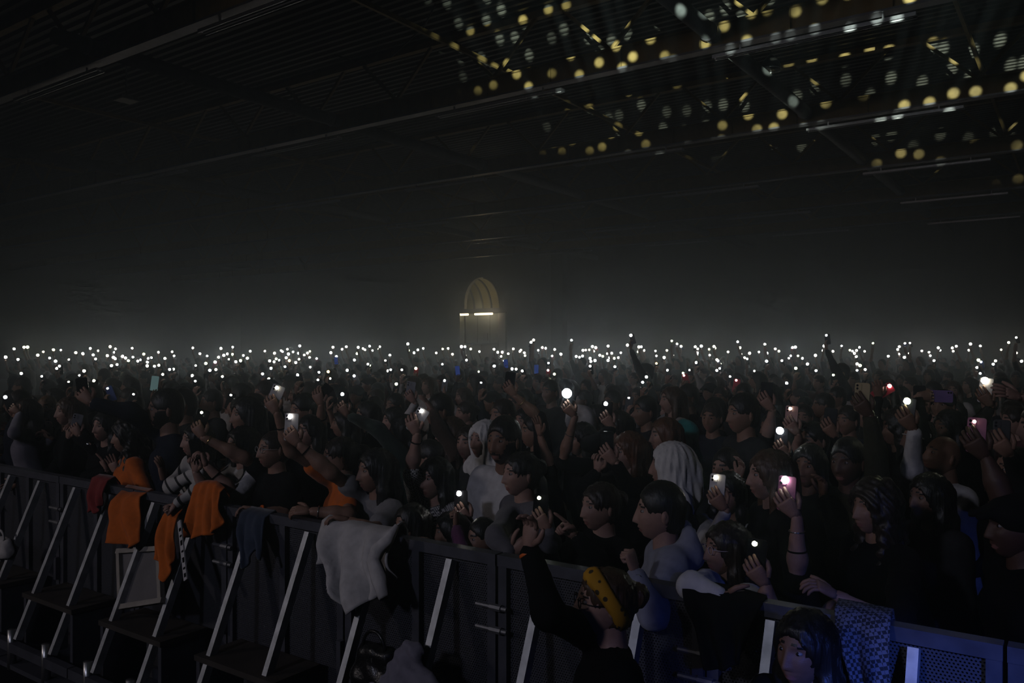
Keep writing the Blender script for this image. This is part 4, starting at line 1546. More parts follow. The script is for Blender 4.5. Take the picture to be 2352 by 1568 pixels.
fg(1868, 1013, 5.1, 42, 'person in black watching past a black phone on the right', s=.96, hair='bun', hc='black', top='black', sk='mid', lod=1,
   arms=[hold(1906, 966, 4.8, 8, 'black', None, 'black phone held near a face left of the olive jacket', elbow=(1925, 1040, 4.9))])
# ---- right
fg(2008, 1168, 3.8, 50, 'person in black with eyes closed and forearm on the checked jacket', s=1.0, hair='curly', hc='dark', top='black', sleeve='half', sk='mid', closed=True, lean=.12, long_len=.34,
   arms=[free(1895, 1352, 3.2, -60, 'relax', elbow=(2062, 1448, 3.1), side=-1)])
fg(2134, 1145, 4.25, 48, 'person in dark grey between the closed-eyed person and the black cap', s=1.02, hair='long', hc='black', top='charcoal', sk='mid', long_len=.4)
fg(2164, 1050, 4.8, 58, 'person in white looking up with a sleeve raised', s=1.05, hair='none', hc='black', top='white', sk='tan', pitch=.25,
   arms=[hold(2083, 921, 4.45, 8, 'charcoal', 'green', 'dark phone with green-white torch held up by a white sleeve', r=.019, elbow=(2095, 1075, 4.55), side=1)])
fg(2180, 985, 5.5, 50, 'person in black holding a torch phone in a fist at right', s=1.0, hair='long', hc='black', top='black', sk='tan', lod=1,
   arms=[hold(2262, 874, 5.0, 8, 'white', 'warm', 'white phone gripped in a fist with a blazing top edge at the right', r=.022, elbow=(2228, 1000, 5.1), side=-1)])
fg(2110, 1010, 5.2, 75, 'person in black below white sunglasses on the right', s=.95, hair='short', hc='black', top='black', sk='mid', lod=1,
   arms=[hold(2160, 910, 5.0, 92, 'purple', None, 'purple phone held sideways on the right', elbow=(2120, 1000, 5.05))])
fg(2060, 985, 5.6, 65, 'person in black holding up a red and a black phone', s=.98, hair='curly', hc='black', top='black', sk='tan', lod=1,
   arms=[hold(2112, 912, 5.3, 0, 'black', None, 'black phone with a gold edge between the torches on the right', elbow=(2100, 1020, 5.4)), hold(2043, 886, 5.6, 60, 'red', 'pink', 'red phone with a pink glowing torch on the right', r=.014, elbow=(2000, 960, 5.6))])
fg(2335, 1212, 3.45, 62, 'person in black cap with a raised bare arm at the right edge', s=1.12, hair='cap', hc='black', top='black', sk='dark', sleeve='short',
   arms=[hold(2238, 968, 3.55, 4, 'pink', 'warm', 'pink phone with hanging charms in a raised bare hand at the right', r=.008, elbow=(2300, 1135, 3.5), side=1)])
fg(2335, 1082, 4.3, 60, 'person in dark grey behind a large dark phone at the right edge', s=1.05, hair='buzz', hc='black', top='charcoal', sk='mid',
   arms=[hold(2300, 1000, 3.95, 3, 'charcoal', None, 'large dark phone at the right edge', elbow=(2345, 1120, 4.0))])
fg(2385, 985, 4.6, 70, 'person reaching in from the right edge with a spread hand', s=1.0, hair='short', hc='black', top='black', sk='fair', lod=1, arms=[free(2325, 905, 4.3, -70, 'open', elbow=(2400, 925, 4.4), sleeve='half')])
# ---- in the pit in front of the rail
fg(1388, 1385, 2.72, 76, 'person with yellow headband and black glasses reaching up in front of the rail', s=.93, hair='bun', hc='brown', top='black', hat='headband', pitch=.05, glasses='black', sk='fair', low=.34, lean=0, long_len=.1,
   arms=[free(1218, 1226, 2.62, 8, 'relax', elbow=(1262, 1410, 2.55), bands=(('orange', .93), ('gold', .80)), side=1)])
fg(1848, 1492, 2.5, 34, 'person in black at the bottom edge in front of the rail', s=.93, hair='long', hc='black', top='black', sk='tan', low=.3, lean=0)

for ph in PEND:
    o = make_phone(ph['C'], ph['up'], ph['bk'], ph['case'], ph['led'], ph['r'], 2, 'smartphone', ph['screen'])
    tag(o, ph['label'], 'phone', 'phones held by people at the front')

# ---------------------------------------------------------------- clothes and things on and before the rail
def drape(name, label, cols, m, cat='cloth', Y=BY - .05, folds=5, amp=.018, over=True, seed=0.0, rag=.012, slope=.43):
    """cloth hung over the rail: cols = (top px, top py, bottom px, bottom py) from left to right"""
    NC, NR = 30, 22
    cols = np.array(cols, float)
    t = np.linspace(0, len(cols) - 1, NC)
    cc = np.stack([np.interp(t, range(len(cols)), cols[:, k]) for k in range(4)], -1)
    front = []
    for i in range(NC):
        row = []
        for j in range(NR):
            v = j / (NR - 1)
            px = cc[i, 0] * (1 - v) + cc[i, 2] * v
            py = cc[i, 1] * (1 - v) + cc[i, 3] * v
            d_ = FW + RT * ((px - CX) / FPX) + UP * ((HY - py) / FPX)
            p = Vector((0, 0, CAMH)) + d_ * ((Y + slope * (CAMH - 1.2)) / (d_.y - slope * d_.z))
            u = i / (NC - 1)
            w = math.sin(folds * 2 * math.pi * u + 1.6 * math.sin(3 * v + seed) + seed) + .5 * math.sin(folds * 3.7 * u + 5 * v + seed * 2)
            bul = -.012 - .02 * math.sin(math.pi * min(1, v * 1.1))
            p.y += bul + amp * w * (.25 + .75 * v) - .02 * v
            p.z += rag * math.sin(9 * u + seed) * v
            row.append(p)
        if over:
            q = row[0]
            row = [Vector((q.x, BY + .055, q.z - .16)), Vector((q.x, BY + .045, q.z - .03)), Vector((q.x, BY + .01, max(q.z, 1.2) + .02))] + row
        front.append(row)
    nr = len(front[0])
    vs, fs = [], []
    for row in front:
        vs += row
    for i in range(NC - 1):
        for j in range(nr - 1):
            fs.append((i * nr + j, i * nr + j + 1, (i + 1) * nr + j + 1, (i + 1) * nr + j))
    c = vs[0]
    o = MB().add(vs, fs).build(name, m, None, True, c)
    md = o.modifiers.new('thickness', 'SOLIDIFY')
    md.thickness = .012
    md.offset = 0
    return tag(o, label, cat, 'clothes hung over the rail')


wj = drape('white_jacket', 'crumpled white jacket hanging over the rail below the grey T-shirt',
      [(740, 1196, 738, 1300), (765, 1200, 760, 1325), (790, 1205, 785, 1368), (815, 1212, 806, 1394), (840, 1218, 848, 1374), (862, 1222, 866, 1384), (885, 1226, 886, 1380), (914, 1210, 914, 1322)], CL['cream'], 'jacket', folds=3.4, amp=.042, seed=.7, rag=.03)
def slope_pt(px, py, Y, k=.43):
    d_ = FW + RT * ((px - CX) / FPX) + UP * ((HY - py) / FPX)
    return Vector((0, 0, CAMH)) + d_ * ((Y + k * (CAMH - 1.2)) / (d_.y - k * d_.z))
sl_pts = [slope_pt(x, y, BY - .15) for x, y in ((912, 1206), (893, 1238), (868, 1262), (858, 1288), (872, 1330), (882, 1372))]
mbs = MB().tube(sl_pts, [.012, .028, .036, .034, .04, .026], 10)
o = mbs.build('sleeve', CL['cream'], wj, True, wj.location)
o.location = (0, 0, 0)
drape('orange_cloth', 'bright orange cloth hanging below the orange top', [(262, 1150, 254, 1236), (280, 1150, 272, 1238), (300, 1146, 306, 1264), (328, 1140, 330, 1238)], CL['orange'], 'cloth', folds=2, amp=.03, seed=2.2)
drape('red_cloth', 'dark red cloth hanging over the rail left of the orange one', [(214, 1098, 213, 1176), (232, 1100, 232, 1172), (250, 1104, 246, 1160)], CL['red'], 'cloth', folds=2, seed=.4)
drape('orange_cloth', 'orange cloth held in a fist below the striped sweater', [(378, 1184, 363, 1286), (394, 1176, 394, 1330), (412, 1182, 410, 1284)], CL['orange'], 'cloth', folds=2, amp=.02, seed=1.1)
drape('orange_cloth', 'dark orange cloth hanging below the white shirt', [(452, 1116, 432, 1224), (474, 1112, 458, 1232), (494, 1114, 492, 1230), (508, 1130, 520, 1196)], CL['orange'], 'cloth', folds=4, amp=.02, seed=3.0)
drape('dark_jacket', 'dark blue jacket hanging over the rail under the orange wristband', [(556, 1178, 562, 1262), (575, 1180, 572, 1300), (592, 1182, 596, 1262), (612, 1188, 614, 1280)], CL['denim'], 'jacket', folds=3, seed=.9)
drape('black_coat', 'black coat hanging over the rail below the white sweater', [(1572, 1352, 1612, 1470), (1610, 1356, 1632, 1520), (1660, 1366, 1664, 1536), (1705, 1378, 1700, 1528), (1748, 1392, 1712, 1470)], CL['black'], 'coat', folds=3, amp=.02, seed=1.9)
drape('houndstooth_jacket', 'black and white checked jacket hanging over the rail at the lower right', [(1918, 1398, 1935, 1500), (1950, 1404, 1965, 1570), (1990, 1412, 2000, 1590), (2046, 1424, 2048, 1590)], CL['houndstooth'], 'jacket', folds=2, seed=.2)

# picture frame standing on the step
M_wood = mat('pale_wood', (.33, .30, .26), .6, noise=.2, nscale=12)
M_canvas = mat('canvas_back', (.16, .15, .15), .8, noise=.12, nscale=6)
def quad_frame():
    tl, tr = on_plane(274, 1263, Y=2.86), on_plane(373, 1257, Y=2.86)
    bl, br = on_plane(279, 1399, Y=2.72), on_plane(379, 1383, Y=2.72)
    r = empty('picture_frame', (bl + br) / 2)
    tag(r, 'back of a pale canvas frame leaning on the barrier at the lower left', 'picture frame')
    og = (bl + br) / 2
    n = (tr - tl).cross(bl - tl).normalized()
    def q(u, v, o=0):
        return (tl * (1 - u) + tr * u) * (1 - v) + (bl * (1 - u) + br * u) * v + n * o
    mb = MB()
    vs = [q(u, v, o) for o in (0, .004) for u, v in ((.02, .02), (.98, .02), (.98, .98), (.02, .98))]
    mb.add(vs, [(0, 1, 2, 3), (7, 6, 5, 4), (0, 4, 5, 1), (1, 5, 6, 2), (2, 6, 7, 3), (3, 7, 4, 0)]).build('canvas', M_canvas, r, False, og).location = (0, 0, 0)
    sgn = 1 if n.y < 0 else -1
    for (a, b_) in (((0, .03), (1, .03)), ((0, .97), (1, .97)), ((.04, 0), (.04, 1)), ((.96, 0), (.96, 1))):
        MB().bar(q(*a) + n * sgn * .012, q(*b_) + n * sgn * .012, .03, .03, up=n).build('stretcher_bar', M_wood, r, False, og).location = (0, 0, 0)
quad_frame()
# lettered board seen almost edge-on
tp, bt = on_plane(412, 1196, Y=2.80), on_plane(427, 1332, Y=2.72)
r = empty('lettered_board', bt)
tag(r, 'narrow white board with black markings behind the orange cloth', 'board')
MB().bar(tp, bt, .035, .008, up=Vector((0, 1, 0))).build('board', CL['white'], r, False, bt).location = (0, 0, 0)
dv_ = (bt - tp)
for k, (a, b_) in enumerate(((.12, .17), (.24, .27), (.33, .41), (.5, .53), (.62, .70), (.78, .81), (.88, .94))):
    MB().bar(tp + dv_ * a + Vector((.006, -.006, 0)), tp + dv_ * b_ + Vector((.006, -.006, 0)), .018, .003, up=Vector((0, 1, 0))).build('marking', CL['black'], r, False, bt).location = (0, 0, 0)


def bag(px, py, Y, w, h, d, m, label, handle_r=.07):
    c = on_plane(px, py, Y=Y)
    r = empty('handbag', (c.x, c.y, c.z - h / 2))
    tag(r, label, 'bag')
    pr = [('c', (-w / 2 + .05, 0, .05), (w / 2 - .05, 0, .05), d / 2, d / 2), ('c', (-w / 2 + .06, 0, h - .04), (w / 2 - .06, 0, h - .04), d * .3, d * .3), ('c', (-w / 2 + .05, 0, .05), (-w / 2 + .06, 0, h - .04), d / 2, d * .3), ('c', (w / 2 - .05, 0, .05), (w / 2 - .06, 0, h - .04), d / 2, d * .3),
          ('c', (0, 0, .05), (0, 0, h - .04), d * .55, d * .35)]
    V, Fc = sdf_mesh(pr, .016, .03, wrinkle(.004, 22, w * 30))
    part('bag_body', V, Fc, m, r, (0, 0, 0))
    MB().tube([(handle_r * math.cos(a_), -.02, h - .02 + handle_r * 1.25 * math.sin(a_)) for a_ in [math.pi * i / 14 for i in range(15)]], .008, 8).build('handle', m, r, True)
    MB().box((0, -d * .34, h * .72), (.03, .012, .02)).build('clasp', M_chrome, r)
    return r


bag(8, 1256, 2.72, .24, .15, .10, CL['cream'], 'pale handbag with looped handle on the step at the left edge', .055)
bag(866, 1530, 2.72, .26, .2, .12, mat('black_leather', (.008, .008, .008), .3, bump=.2), 'black leather handbag below the white jacket')
# pale jacket heaped on the step at the bottom
c = on_plane(940, 1545, Y=2.7)
pr = []
for (dx, dy, dz, r_) in ((-.14, 0, -.10, .07), (-.05, .01, -.02, .075), (-.02, .02, .07, .05), (.03, .02, .1, .035), (.07, .0, -.04, .07), (.16, .01, -.09, .06), (0, -.04, -.1, .08)):
    pr.append(('e', (dx, dy, dz), (r_ * 1.25, r_ * .8, r_), None))
V, Fc = sdf_mesh(pr, .012, .04, wrinkle(.008, 26, 3))
o = part('pale_jacket', V, Fc, CL['lilac'], None, (0, 0, 0))
o.location = c
tag(o, 'pale crumpled jacket heaped on the step at the bottom middle', 'jacket')
# white sunglasses worn on the hair at the right
c = at(2110, 998, 5.02)
g = MB()
for sg in (-1, 1):
    g.tube([c + RT * (sg * .034 + .03 * math.cos(a_)) + UP * (-.006 * sg + .019 * math.sin(a_)) - FW * .02 for a_ in [2 * math.pi * i / 16 for i in range(17)]], .0045, 6, False)
    g.tube([c + RT * (sg * .064) - FW * .02, c + RT * (sg * .075) + FW * .05], .004, 6)
o = g.build('sunglasses', CL['white'], None, True, c)
tag(o, 'white framed sunglasses pushed up on a head at the right', 'sunglasses')
MB().box((0, 0, 0), (.001, .001, .001))

# ---------------------------------------------------------------- the crowd behind
Z1 = """50,156 127,82 162,177 217,67 248,66 340,138 390,108 447,165 481,90 500,193 548,93 620,178 535,237 511,258 682,116 746,125 813,78 839,136 861,173 883,99 966,143 992,62 1040,82 1027,113 1020,158 1037,170 1103,149 1130,164 1156,188 1190,76 1197,156 1240,192 1265,181 1294,129 1334,168 1363,161 1326,202 1325,235 1391,238 1430,230 1426,112 1485,168 1550,108 1567,145 1736,73 1800,125 1865,146 1853,213 1762,232 1889,275 1944,268 1937,201 1004,233 1054,223 191,303 376,329 616,378 714,321 757,281 845,369 967,438 1200,490 1465,312 1527,267 1562,265 1758,372 1730,322 2077,497 1968,157 1990,78"""
Z2 = """30,77 55,140 87,127 133,131 135,66 8,158 100,175 163,198 206,188 231,141 267,166 293,103 42,331 404,307 425,102 460,351 468,190 480,257 508,198 511,121 527,172 553,184 570,97 584,107 606,242 617,162 628,85 645,188o 637,128 679,109 703,205 718,317 728,121 732,175 739,55 779,137 808,120 830,104 828,159 833,246 891,169 912,293 903,361 995,287o 1013,349 1000,452 1019,116 1038,67 1069,150 1120,85 1158,63 1166,275 1231,182 1228,325 1255,125 1265,68 1264,97 1308,79 1327,90 1352,220 1370,230 1368,57 1394,96 1450,85 1460,62 1510,187 1550,138 1532,280 1558,270 1608,398 1658,271 1712,37 1719,96 1768,117 1784,258 1802,91 1851,78"""
Z3 = """8,119 66,83 115,78 154,130 267,62 236,97 235,62 272,140 280,183 318,83 396,106 390,287 410,386 63,220 82,368 528,85 562,113 530,237 602,112 622,188 592,150 656,126 702,82 760,105 770,92 801,117 807,143 727,264 690,262 782,281 862,22 884,2 860,172 926,95 963,70 993,76 1014,275 1018,210 1050,188 1051,146 1074,87 1071,309 1130,130 1225,4 1268,150 1298,157 1325,146 1329,95 1354,93 1385,91 1428,103 1414,61 1444,71 1393,168 1400,195 1393,237 1437,187 1480,139 1507,149 1547,124 1555,186 1568,161 1588,121 1555,57 1610,167 1647,161 1616,243 1670,117 1729,48 1740,523 1778,103 1797,163 1802,203 1826,108 1832,65 1853,63 1880,96 1866,383 1900,335 1760,-40"""
Z4 = """22,101 30,145 30,213o 100,160 125,96 168,10 216,37 252,59 178,142 129,274 270,300 278,322 328,273 380,63 402,82 434,57 397,118 395,135 388,205 504,85 510,138 548,60 558,75 575,180 585,190 605,217 600,258 574,276 693,331 749,365p 675,109 762,18 783,71 790,130 824,162 848,172 869,121 912,281 953,110 1006,40 1005,68 1027,121 1022,193 1100,82 1133,103 1135,443 1160,188 1201,391 1222,166 1240,145 1255,70 1281,66 1305,145 1285,257 1345,167"""
Z5 = """10,219 82,140 87,278 160,56 148,97 240,104 243,317 318,55 393,94 416,103 433,122 452,96 450,152 478,68 525,104 457,217 484,232 457,275 530,268 600,31 738,148 824,87 838,62 838,128 888,32 933,30 929,124 883,158 1040,100 1105,112 1116,143 1150,188 1188,72 1205,95 1314,73 1350,58 1323,103 1478,38 1464,94 1567,56 1549,183 1573,199 1536,250 1566,303 1683,220 1703,190 1755,90 1822,25 1892,118 1938,193 1890,-20 180,-40"""
DOTS = []
for txt, ox in ((Z1, 0), (Z2, 500), (Z3, 1000), (Z4, 1500), (Z5, 1852)):
    for tk in txt.split():
        k = None
        if tk[-1] in 'op':
            k = {'o': 'orange', 'p': 'pink'}[tk[-1]]
            tk = tk[:-1]
        a, b_ = tk.split(',')
        DOTS.append((ox + float(a) / 3.92, 780 + float(b_) / 3.92, k))
rr_ = random.Random(11)

# prototypes, facing -y, standing at the origin
POSES = {'high': ((.13, -.20, 1.86), 2.04), 'mid': ((.17, -.33, 1.60), 1.78), 'low': ((.10, -.37, 1.40), 1.58), 'out': ((.30, -.24, 1.73), 1.91)}
LOOK = [('long', 'black', 'black', 'mid', 'black dress'), ('short', 'black', 'charcoal', 'tan', ''), ('long', 'brown', 'cream', 'fair', ''), ('bun', 'dark', 'wine', 'fair', ''), ('short', 'dark', 'navy', 'mid', ''), ('bob', 'black', 'grey', 'fair', ''), ('cap', 'black', 'black', 'tan', ''), ('hijab', 'black', 'brown', 'fair', '')]
HAIRWORD = {'long': 'long-haired', 'short': 'short-haired', 'bun': 'bun-haired', 'bob': 'bob-haired', 'cap': 'capped', 'hijab': 'headscarfed'}
PROTO = {}


def proto(lod, li, pose):
    key = (lod, li, pose)
    if key in PROTO:
        return PROTO[key]
    hair, hc, top, sk, _ = LOOK[li]
    arms = []
    led = None
    if pose:
        W, lz = POSES[pose]
        W = Vector(W)
        arms = [dict(hand=W, axis=Vector((-.35, -.15, .9)).normalized(), normal=Vector((0, 1, .1)), pose='hold', side=None)]
        led = Vector((W.x - .02, W.y - .0, lz))
    p = person((0, 0, 1.555), Vector((0, -1, 0)), arms=arms, lod=lod, hair=hair, hc=hc, top=top, sk=sk, sleeve='half' if li in (0, 3) else 'long', lean=.02, long_len=.22)
    off = p.location.copy()
    parts = [(c.name.split('.')[0], c.data) for c in p.children]
    for c in list(p.children):
        bpy.data.objects.remove(c)
    bpy.data.objects.remove(p)
    if led is not None:
        led = led - Vector((off.x, off.y, 0))
    PROTO[key] = (parts, led)
    return PROTO[key]


PLACE = []         # dict(z, root, rot, sc, key, led)
def place_for(px, py, Z, col):
    q = at(px, py, Z)
    want = q.z
    pose = min(POSES, key=lambda k: abs(POSES[k][1] - want) + rr_.random() * .05)
    s_ = min(1.12, max(.86, want / POSES[pose][1]))
    return q, pose, s_


used = []
for (px, py, col) in DOTS:
    dy = py - HY
    Z = float(np.interp(py, [760, 795, 800, 806, 815, 830, 850, 880, 910], [15, 26, 34, 38, 27, 17, 12.5, 9.5, 7.8])) * rr_.uniform(.85, 1.18)
    if dy < -1:
        Z = min(Z, .24 * FPX / -dy)
    Z = max(7.6, min(43, Z))
    q = at(px, py, Z)
    pose = min(POSES, key=lambda k: abs(POSES[k][1] - q.z) + rr_.random() * .06)
    s_ = min(1.14, max(.84, q.z / POSES[pose][1]))
    PLACE.append(dict(px=px, py=py, Z=Z, q=q, pose=pose, s=s_, col=col, led=True, yaw=rr_.uniform(35, 85), li=rr_.choice([0, 0, 1, 1, 2, 3, 4, 4, 5, 6]), mirror=rr_.random() < .5))
# phones whose screens face the camera
SCREENS = [(772, 828, 17, 'blue'), (1162, 835, 14, 'blue'), (1051, 851, 13, 'blue'), (1232, 848, 13.5, 'blue'), (355, 880, 8.2, 'teal')]

ROOTS = [o.location.copy() for o in bpy.data.objects if o.name.startswith('person')]


def root_of(pl):
    F = face(pl['yaw'])
    rz = math.atan2(F.x, -F.y)
    lod = 1 if pl['Z'] < 10.5 else 0
    parts, led = proto(lod, pl['li'], pl['pose'])
    m = Matrix.Rotation(rz, 3, 'Z') @ Matrix.Diagonal((-pl['s'] if pl['mirror'] else pl['s'], pl['s'], pl['s']))
    off = m @ led if led is not None else Vector((0, 0, 0))
    pl['rz'], pl['parts'] = rz, parts
    pl['root'] = Vector((pl['q'].x - off.x, pl['q'].y - off.y, 0))
    return pl


for pl in PLACE:
    base_z, base_s = pl['Z'], pl['s']
    best = None
    for k in range(14):
        if k:
            Z = max(7.4, min(43, base_z * rr_.uniform(.78, 1.28)))
            q = at(pl['px'], pl['py'], Z)
            if not 1.3 < q.z < 2.33:
                continue
            pose = min(POSES, key=lambda kk: abs(POSES[kk][1] - q.z) + rr_.random() * .1)
            pl.update(Z=Z, q=q, pose=pose, s=min(1.14, max(.84, q.z / POSES[pose][1])), yaw=rr_.uniform(20, 100), mirror=rr_.random() < .5)
        root_of(pl)
        dm = min((pl['root'] - r_).length for r_ in ROOTS)
        if best is None or dm > best[0]:
            best = (dm, dict(pl))
        if dm > .42:
            break
    pl.update(best[1])
    ROOTS.append(pl['root'])
# people without a raised light between them
FILL = []
for Z, step, n in ((6.7, .62, 60), (7.4, .6, 60), (8.2, .6, 60), (9.1, .6, 60), (10.2, .62, 60), (11.5, .65, 60), (13, .7, 60), (15, .8, 60), (17.5, 1.0, 60), (20.5, 1.1, 60), (24, 1.2, 60), (28, 1.4, 60), (33, 1.6, 60), (38, 1.9, 60)):
    x = -.66 * Z
    while x < .66 * Z:
        x += step * rr_.uniform(.8, 1.3)
        px = CX + x / Z * FPX
        zz = Z * rr_.uniform(.96, 1.04)
        p = at(px, HY, zz)
        p.z = 0
        if p.y < BY + .45 or p.y > YB - 1:
            continue
        if any((p.x - r_.x) ** 2 + (p.y - r_.y) ** 2 < (.36 if Z < 12 else .42) ** 2 for r_ in ROOTS):
            continue
        pl = dict(px=px, Z=zz, q=p, pose=None, s=rr_.uniform(.93, 1.07), col=None, led=False, yaw=rr_.uniform(30, 100), li=rr_.choice([0, 0, 0, 1, 1, 1, 2, 3, 3, 4, 4, 5, 6]), mirror=rr_.random() < .5)
        root_of(pl)
        ROOTS.append(pl['root'])
        PLACE.append(pl)
PLACE.sort(key=lambda d_: d_['Z'])
N_IND = 300 - sum(1 for o in bpy.data.objects if o.name.startswith('person'))


LAND = [(60, 'the lilac sweater'), (158, 'the pale phone'), (293, 'the orange top'), (380, 'the black jacket'), (450, 'the striped sweater'), (560, 'the white shirt'), (640, 'the black T-shirt'),
        (700, 'the tilted black phone'), (780, 'the orange T-shirt'), (862, 'the grey T-shirt'), (930, 'the pale silver phone'), (998, 'the checked jacket'), (1077, 'the white headscarf'), (1157, 'the tall white T-shirt'), (1240, 'the fur collar'),
        (1302, 'the brightest torch'), (1378, 'the pointing person'), (1450, 'the two-handed phone'), (1541, 'the pleated headscarf'), (1620, 'the white phone'), (1706, 'the dark grey sweater'), (1785, 'the pink phone'), (1860, 'the warm-lit face'),
        (1950, 'the olive jacket'), (2010, 'the closed-eyed person'), (2085, 'the green-white torch'), (2164, 'the person in white'), (2250, 'the phone in the fist'), (2335, 'the black cap')]


def region(px):
    return 'by the left edge' if px < 240 else 'at far left' if px < 480 else 'left of middle' if px < 760 else 'left of the gateway' if px < 1040 else 'under the gateway' if px < 1250 else 'right of the gateway' if px < 1560 else 'right of middle' if px < 1880 else 'at far right' if px < 2130 else 'by the right edge'


def depthword(Z):
    return 'a few rows back' if Z < 9.2 else 'in middle rows' if Z < 13 else 'in far rows' if Z < 19 else 'in farthest rows'


def where(px, Z):
    if Z < 11:
        return ('just behind ' if Z < 8.5 else 'well behind ') + min(LAND, key=lambda l_: abs(l_[0] - px))[1]
    return depthword(Z) + ' ' + region(px)


COLW = {'black': 'black', 'charcoal': 'dark grey', 'cream': 'pale clothes', 'wine': 'dark red', 'navy': 'dark blue', 'grey': 'grey', 'brown': 'brown'}
phones = []
far_v, far_f, far_m, far_mats = [], [], [], []
nfar = 0
FARM = {}


def far_person(pl):
    """small figure of the distant crowd, appended to one mesh"""
    key = (pl['li'], pl['pose'])
    if key not in FARM:
        hair, hc, top, sk, _ = LOOK[pl['li']]
        mats = [CL[top], SKIN[sk], HAIR[hc] if hair not in ('hijab', 'cap') else CL['hijab' if hair == 'hijab' else 'black']]
        bodyp = [('c', (-.13, 0, 1.35), (.13, 0, 1.35), .07, .07), ('c', (0, 0, 1.25), (0, .02, .9), .15, .15), ('c', (0, .02, .9), (0, .02, .1), .14, .09)]
        skp = [('e', (0, 0, 1.555), (.078, .095, .115), None), ('c', (0, .02, 1.48), (0, .02, 1.38), .06, .06)]
        hp = [('e', (0, .02, 1.58), (.09, .10, .105), None)] + ([('c', (0, .07, 1.55), (0, .09, 1.3), .075, .06)] if hair in ('long', 'bob', 'hijab') else [])
        led = None
        if pl['pose']:
            W, lz = POSES[pl['pose']]
            W = Vector(W)
            S = Vector((.17, 0, 1.38))
            E = ik(S, W, .28, .25, Vector((.5, .1, -.8)))
            bodyp.append(('c', S, E, .062, .05))
            skp += [('c', E, W, .045, .03), ('c', W, W + Vector((-.02, 0, .09)), .04, .035)]
            led = Vector((W.x - .02, W.y, lz))
        out = []
        for mi, pr in enumerate((bodyp, skp, hp)):
            V, Fc = sdf_mesh(pr, .05 if mi == 0 else .036, .03)
            out.append((V, Fc, mi))
        FARM[key] = (out, led, mats)
    return FARM[key]


ind_count = 0
for pl in PLACE:
    hair, hc, top, sk, _ = LOOK[pl['li']]
    if ind_count < N_IND:
        ind_count += 1
        r = empty('person', pl['root'], pl['rz'])
        r.scale = (-pl['s'] if pl['mirror'] else pl['s'], pl['s'], pl['s'])
        for nm, me in pl['parts']:
            link(nm, me, r)
        g = where(pl['px'], pl['Z'])
        lb = 'person in %s %s, %s' % (COLW[top] + {'cap': ' and cap', 'hijab': ' and headscarf'}.get(hair, ''), 'lifting a lit phone' if pl['led'] else 'with arms down', g)
        tag(r, lb, 'person', 'crowd ' + (g if pl['Z'] >= 11 else depthword(pl['Z'])))
    else:
        out, led, mats = far_person(pl)
        m = np.array(Matrix.Rotation(pl['rz'], 3, 'Z') @ Matrix.Diagonal((-pl['s'] if pl['mirror'] else pl['s'], pl['s'], pl['s'])))
        ro = np.array(pl['root'])
        if led is not None:
            ro = np.array(pl['q']) - m @ np.array(led)
            ro[2] = 0
        for V, Fc, mi in out:
            W_ = V @ m.T + ro
            far_v.append(W_)
            far_f.append(np.asarray(Fc) + nfar)
            nfar += len(W_)
            if mats[mi] not in far_mats:
                far_mats.append(mats[mi])
            far_m.append(np.full(len(Fc), far_mats.index(mats[mi])))
    if pl['led']:
        phones.append(pl)

if far_v:
    o = part('distant_crowd', np.concatenate(far_v), np.concatenate(far_f), far_mats[0], None, (0, 0, 0))
    for m_ in far_mats[1:]:
        o.data.materials.append(m_)
    mm = np.concatenate(far_m)
    if len(mm) == len(o.data.polygons):
        o.data.polygons.foreach_set('material_index', mm.astype(np.int32))
    tag(o, 'dense dark mass of people filling the far half of the hall', 'crowd', kind='stuff')

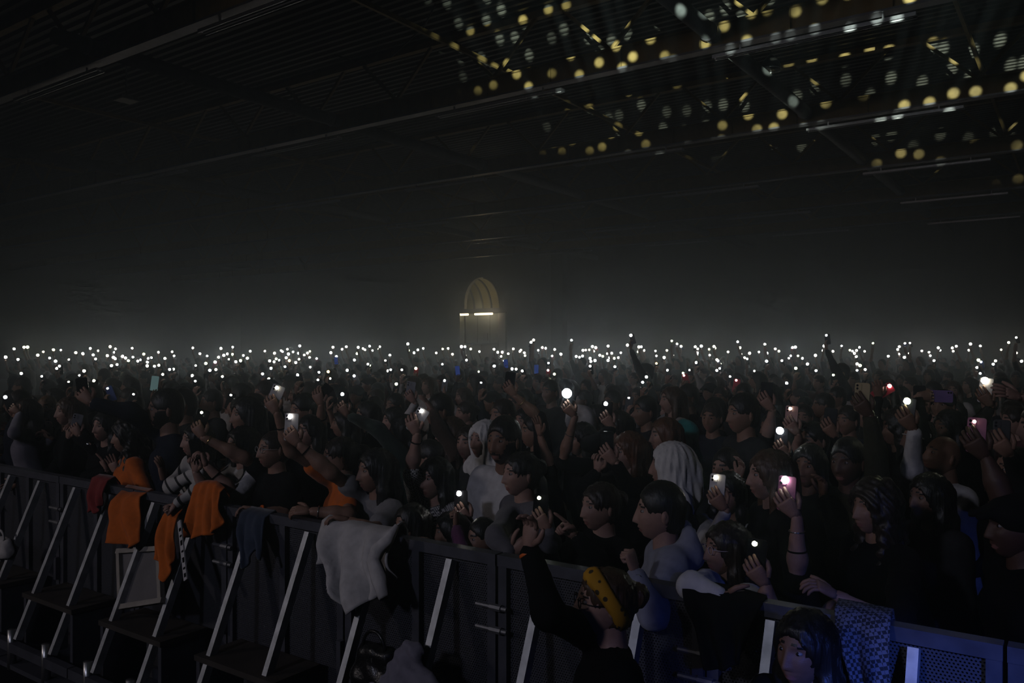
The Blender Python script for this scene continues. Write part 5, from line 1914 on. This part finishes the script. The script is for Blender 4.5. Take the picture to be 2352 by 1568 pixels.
n_ph = 0
MAXP = 300 - len(PEND)
far_led = MB()
far_kinds = ['white', 'cool', 'warm', 'green', 'orange', 'pink']
for pl in phones:
    Z = pl['Z']
    q = pl['q']
    kind = pl['col'] or rr_.choices(['white', 'cool', 'warm', 'green'], [.5, .24, .16, .10])[0]
    f = rr_.uniform(.8, 1.25)
    up = imgdir(rr_.uniform(-22, 22), rr_.uniform(-.2, .2))
    bk = ((Vector((0, 0, CAMH)) - q).normalized() - RT * rr_.uniform(-.1, .5)).normalized()
    bk = (bk - up * bk.dot(up)).normalized()
    xv = up.cross(bk)
    if n_ph < MAXP:
        n_ph += 1
        R_ = round(min(.048, .0014 * Z * f) / .003) * .003
        case = rr_.choices(['black', 'charcoal', 'white', 'blue', 'red', 'silver', 'pink'], [.58, .26, .06, .015, .015, .05, .02])[0]
        if kind == 'pink':
            case = 'red'
        C = q - xv * LED_OFF[0] - up * LED_OFF[1] - bk * .006
        o = make_phone(C, up, bk, case, kind, max(.012, R_), 1 if Z < 9 else 0)
        g = where(pl['px'], Z)
        kw = {'white': 'white', 'cool': 'cool white', 'warm': 'warm white', 'green': 'greenish', 'orange': 'orange', 'pink': 'pink'}[kind]
        tag(o, '%s phone with %s torch lit, %s' % (case, kw, g), 'phone', 'lit phones ' + (g if Z >= 11 else depthword(Z)))
    else:
        R_ = min(.05, .0014 * Z * f)
        vs, fs = dome(R_, 9, 1, .45)
        Rm = Matrix((xv, up, bk)).transposed()
        far_led.add([q + Rm @ Vector(v) for v in vs], fs, far_kinds.index(kind))
if far_led.v:
    o = far_led.build('distant_phone_lights', [led_mat(k) for k in far_kinds], None, True)
    tag(o, 'farthest tiny phone lights sparkling along the back of the crowd', 'phone lights', kind='stuff')
# things near the front that still share a label get their place among each other
seen = {}
for o in bpy.data.objects:
    if o.get('category') in ('person', 'phone') and ' behind the ' in o.get('label', ''):
        seen.setdefault(o['label'], []).append(o)
for lb, os_ in seen.items():
    if len(os_) > 1:
        os_.sort(key=lambda o: (o.location - Vector((0, 0, CAMH))).dot(RT) / max(.1, (o.location).dot(FW)))
        words = ['left', 'right'] if len(os_) == 2 else ['leftmost', 'second', 'third', 'fourth', 'fifth', 'sixth', 'seventh'][:len(os_)]
        for o, w_ in zip(os_, words):
            o['label'] = w_ + ' ' + lb
for (px, py, Z, k) in SCREENS:
    q = at(px, py, Z)
    up = imgdir(rr_.uniform(-10, 10))
    o = make_phone(q, up, (q - Vector((0, 0, CAMH))).normalized(), 'black', None, .01, 1, 'smartphone', k)
    tag(o, 'phone showing a lit %s screen %s' % (k, where(px, Z)), 'phone', 'phones with lit screens')
    pl = root_of(dict(px=px, Z=Z, q=q, pose='mid' if q.z < 1.85 else 'out', s=1.0, mirror=False, yaw=150, li=1))
    r = empty('person', pl['root'], pl['rz'])
    for nm, me in pl['parts']:
        link(nm, me, r)
    tag(r, 'person filming with a lit %s screen %s' % (k, where(px, Z)), 'person', 'people filming with lit screens')
print('PEOPLE individual', ind_count, 'far', len(PLACE) - ind_count, 'phones', len(phones), 'tris', sum(len(o.data.polygons) for o in bpy.data.objects if o.type == 'MESH' and o.data.users == 1) * 2)
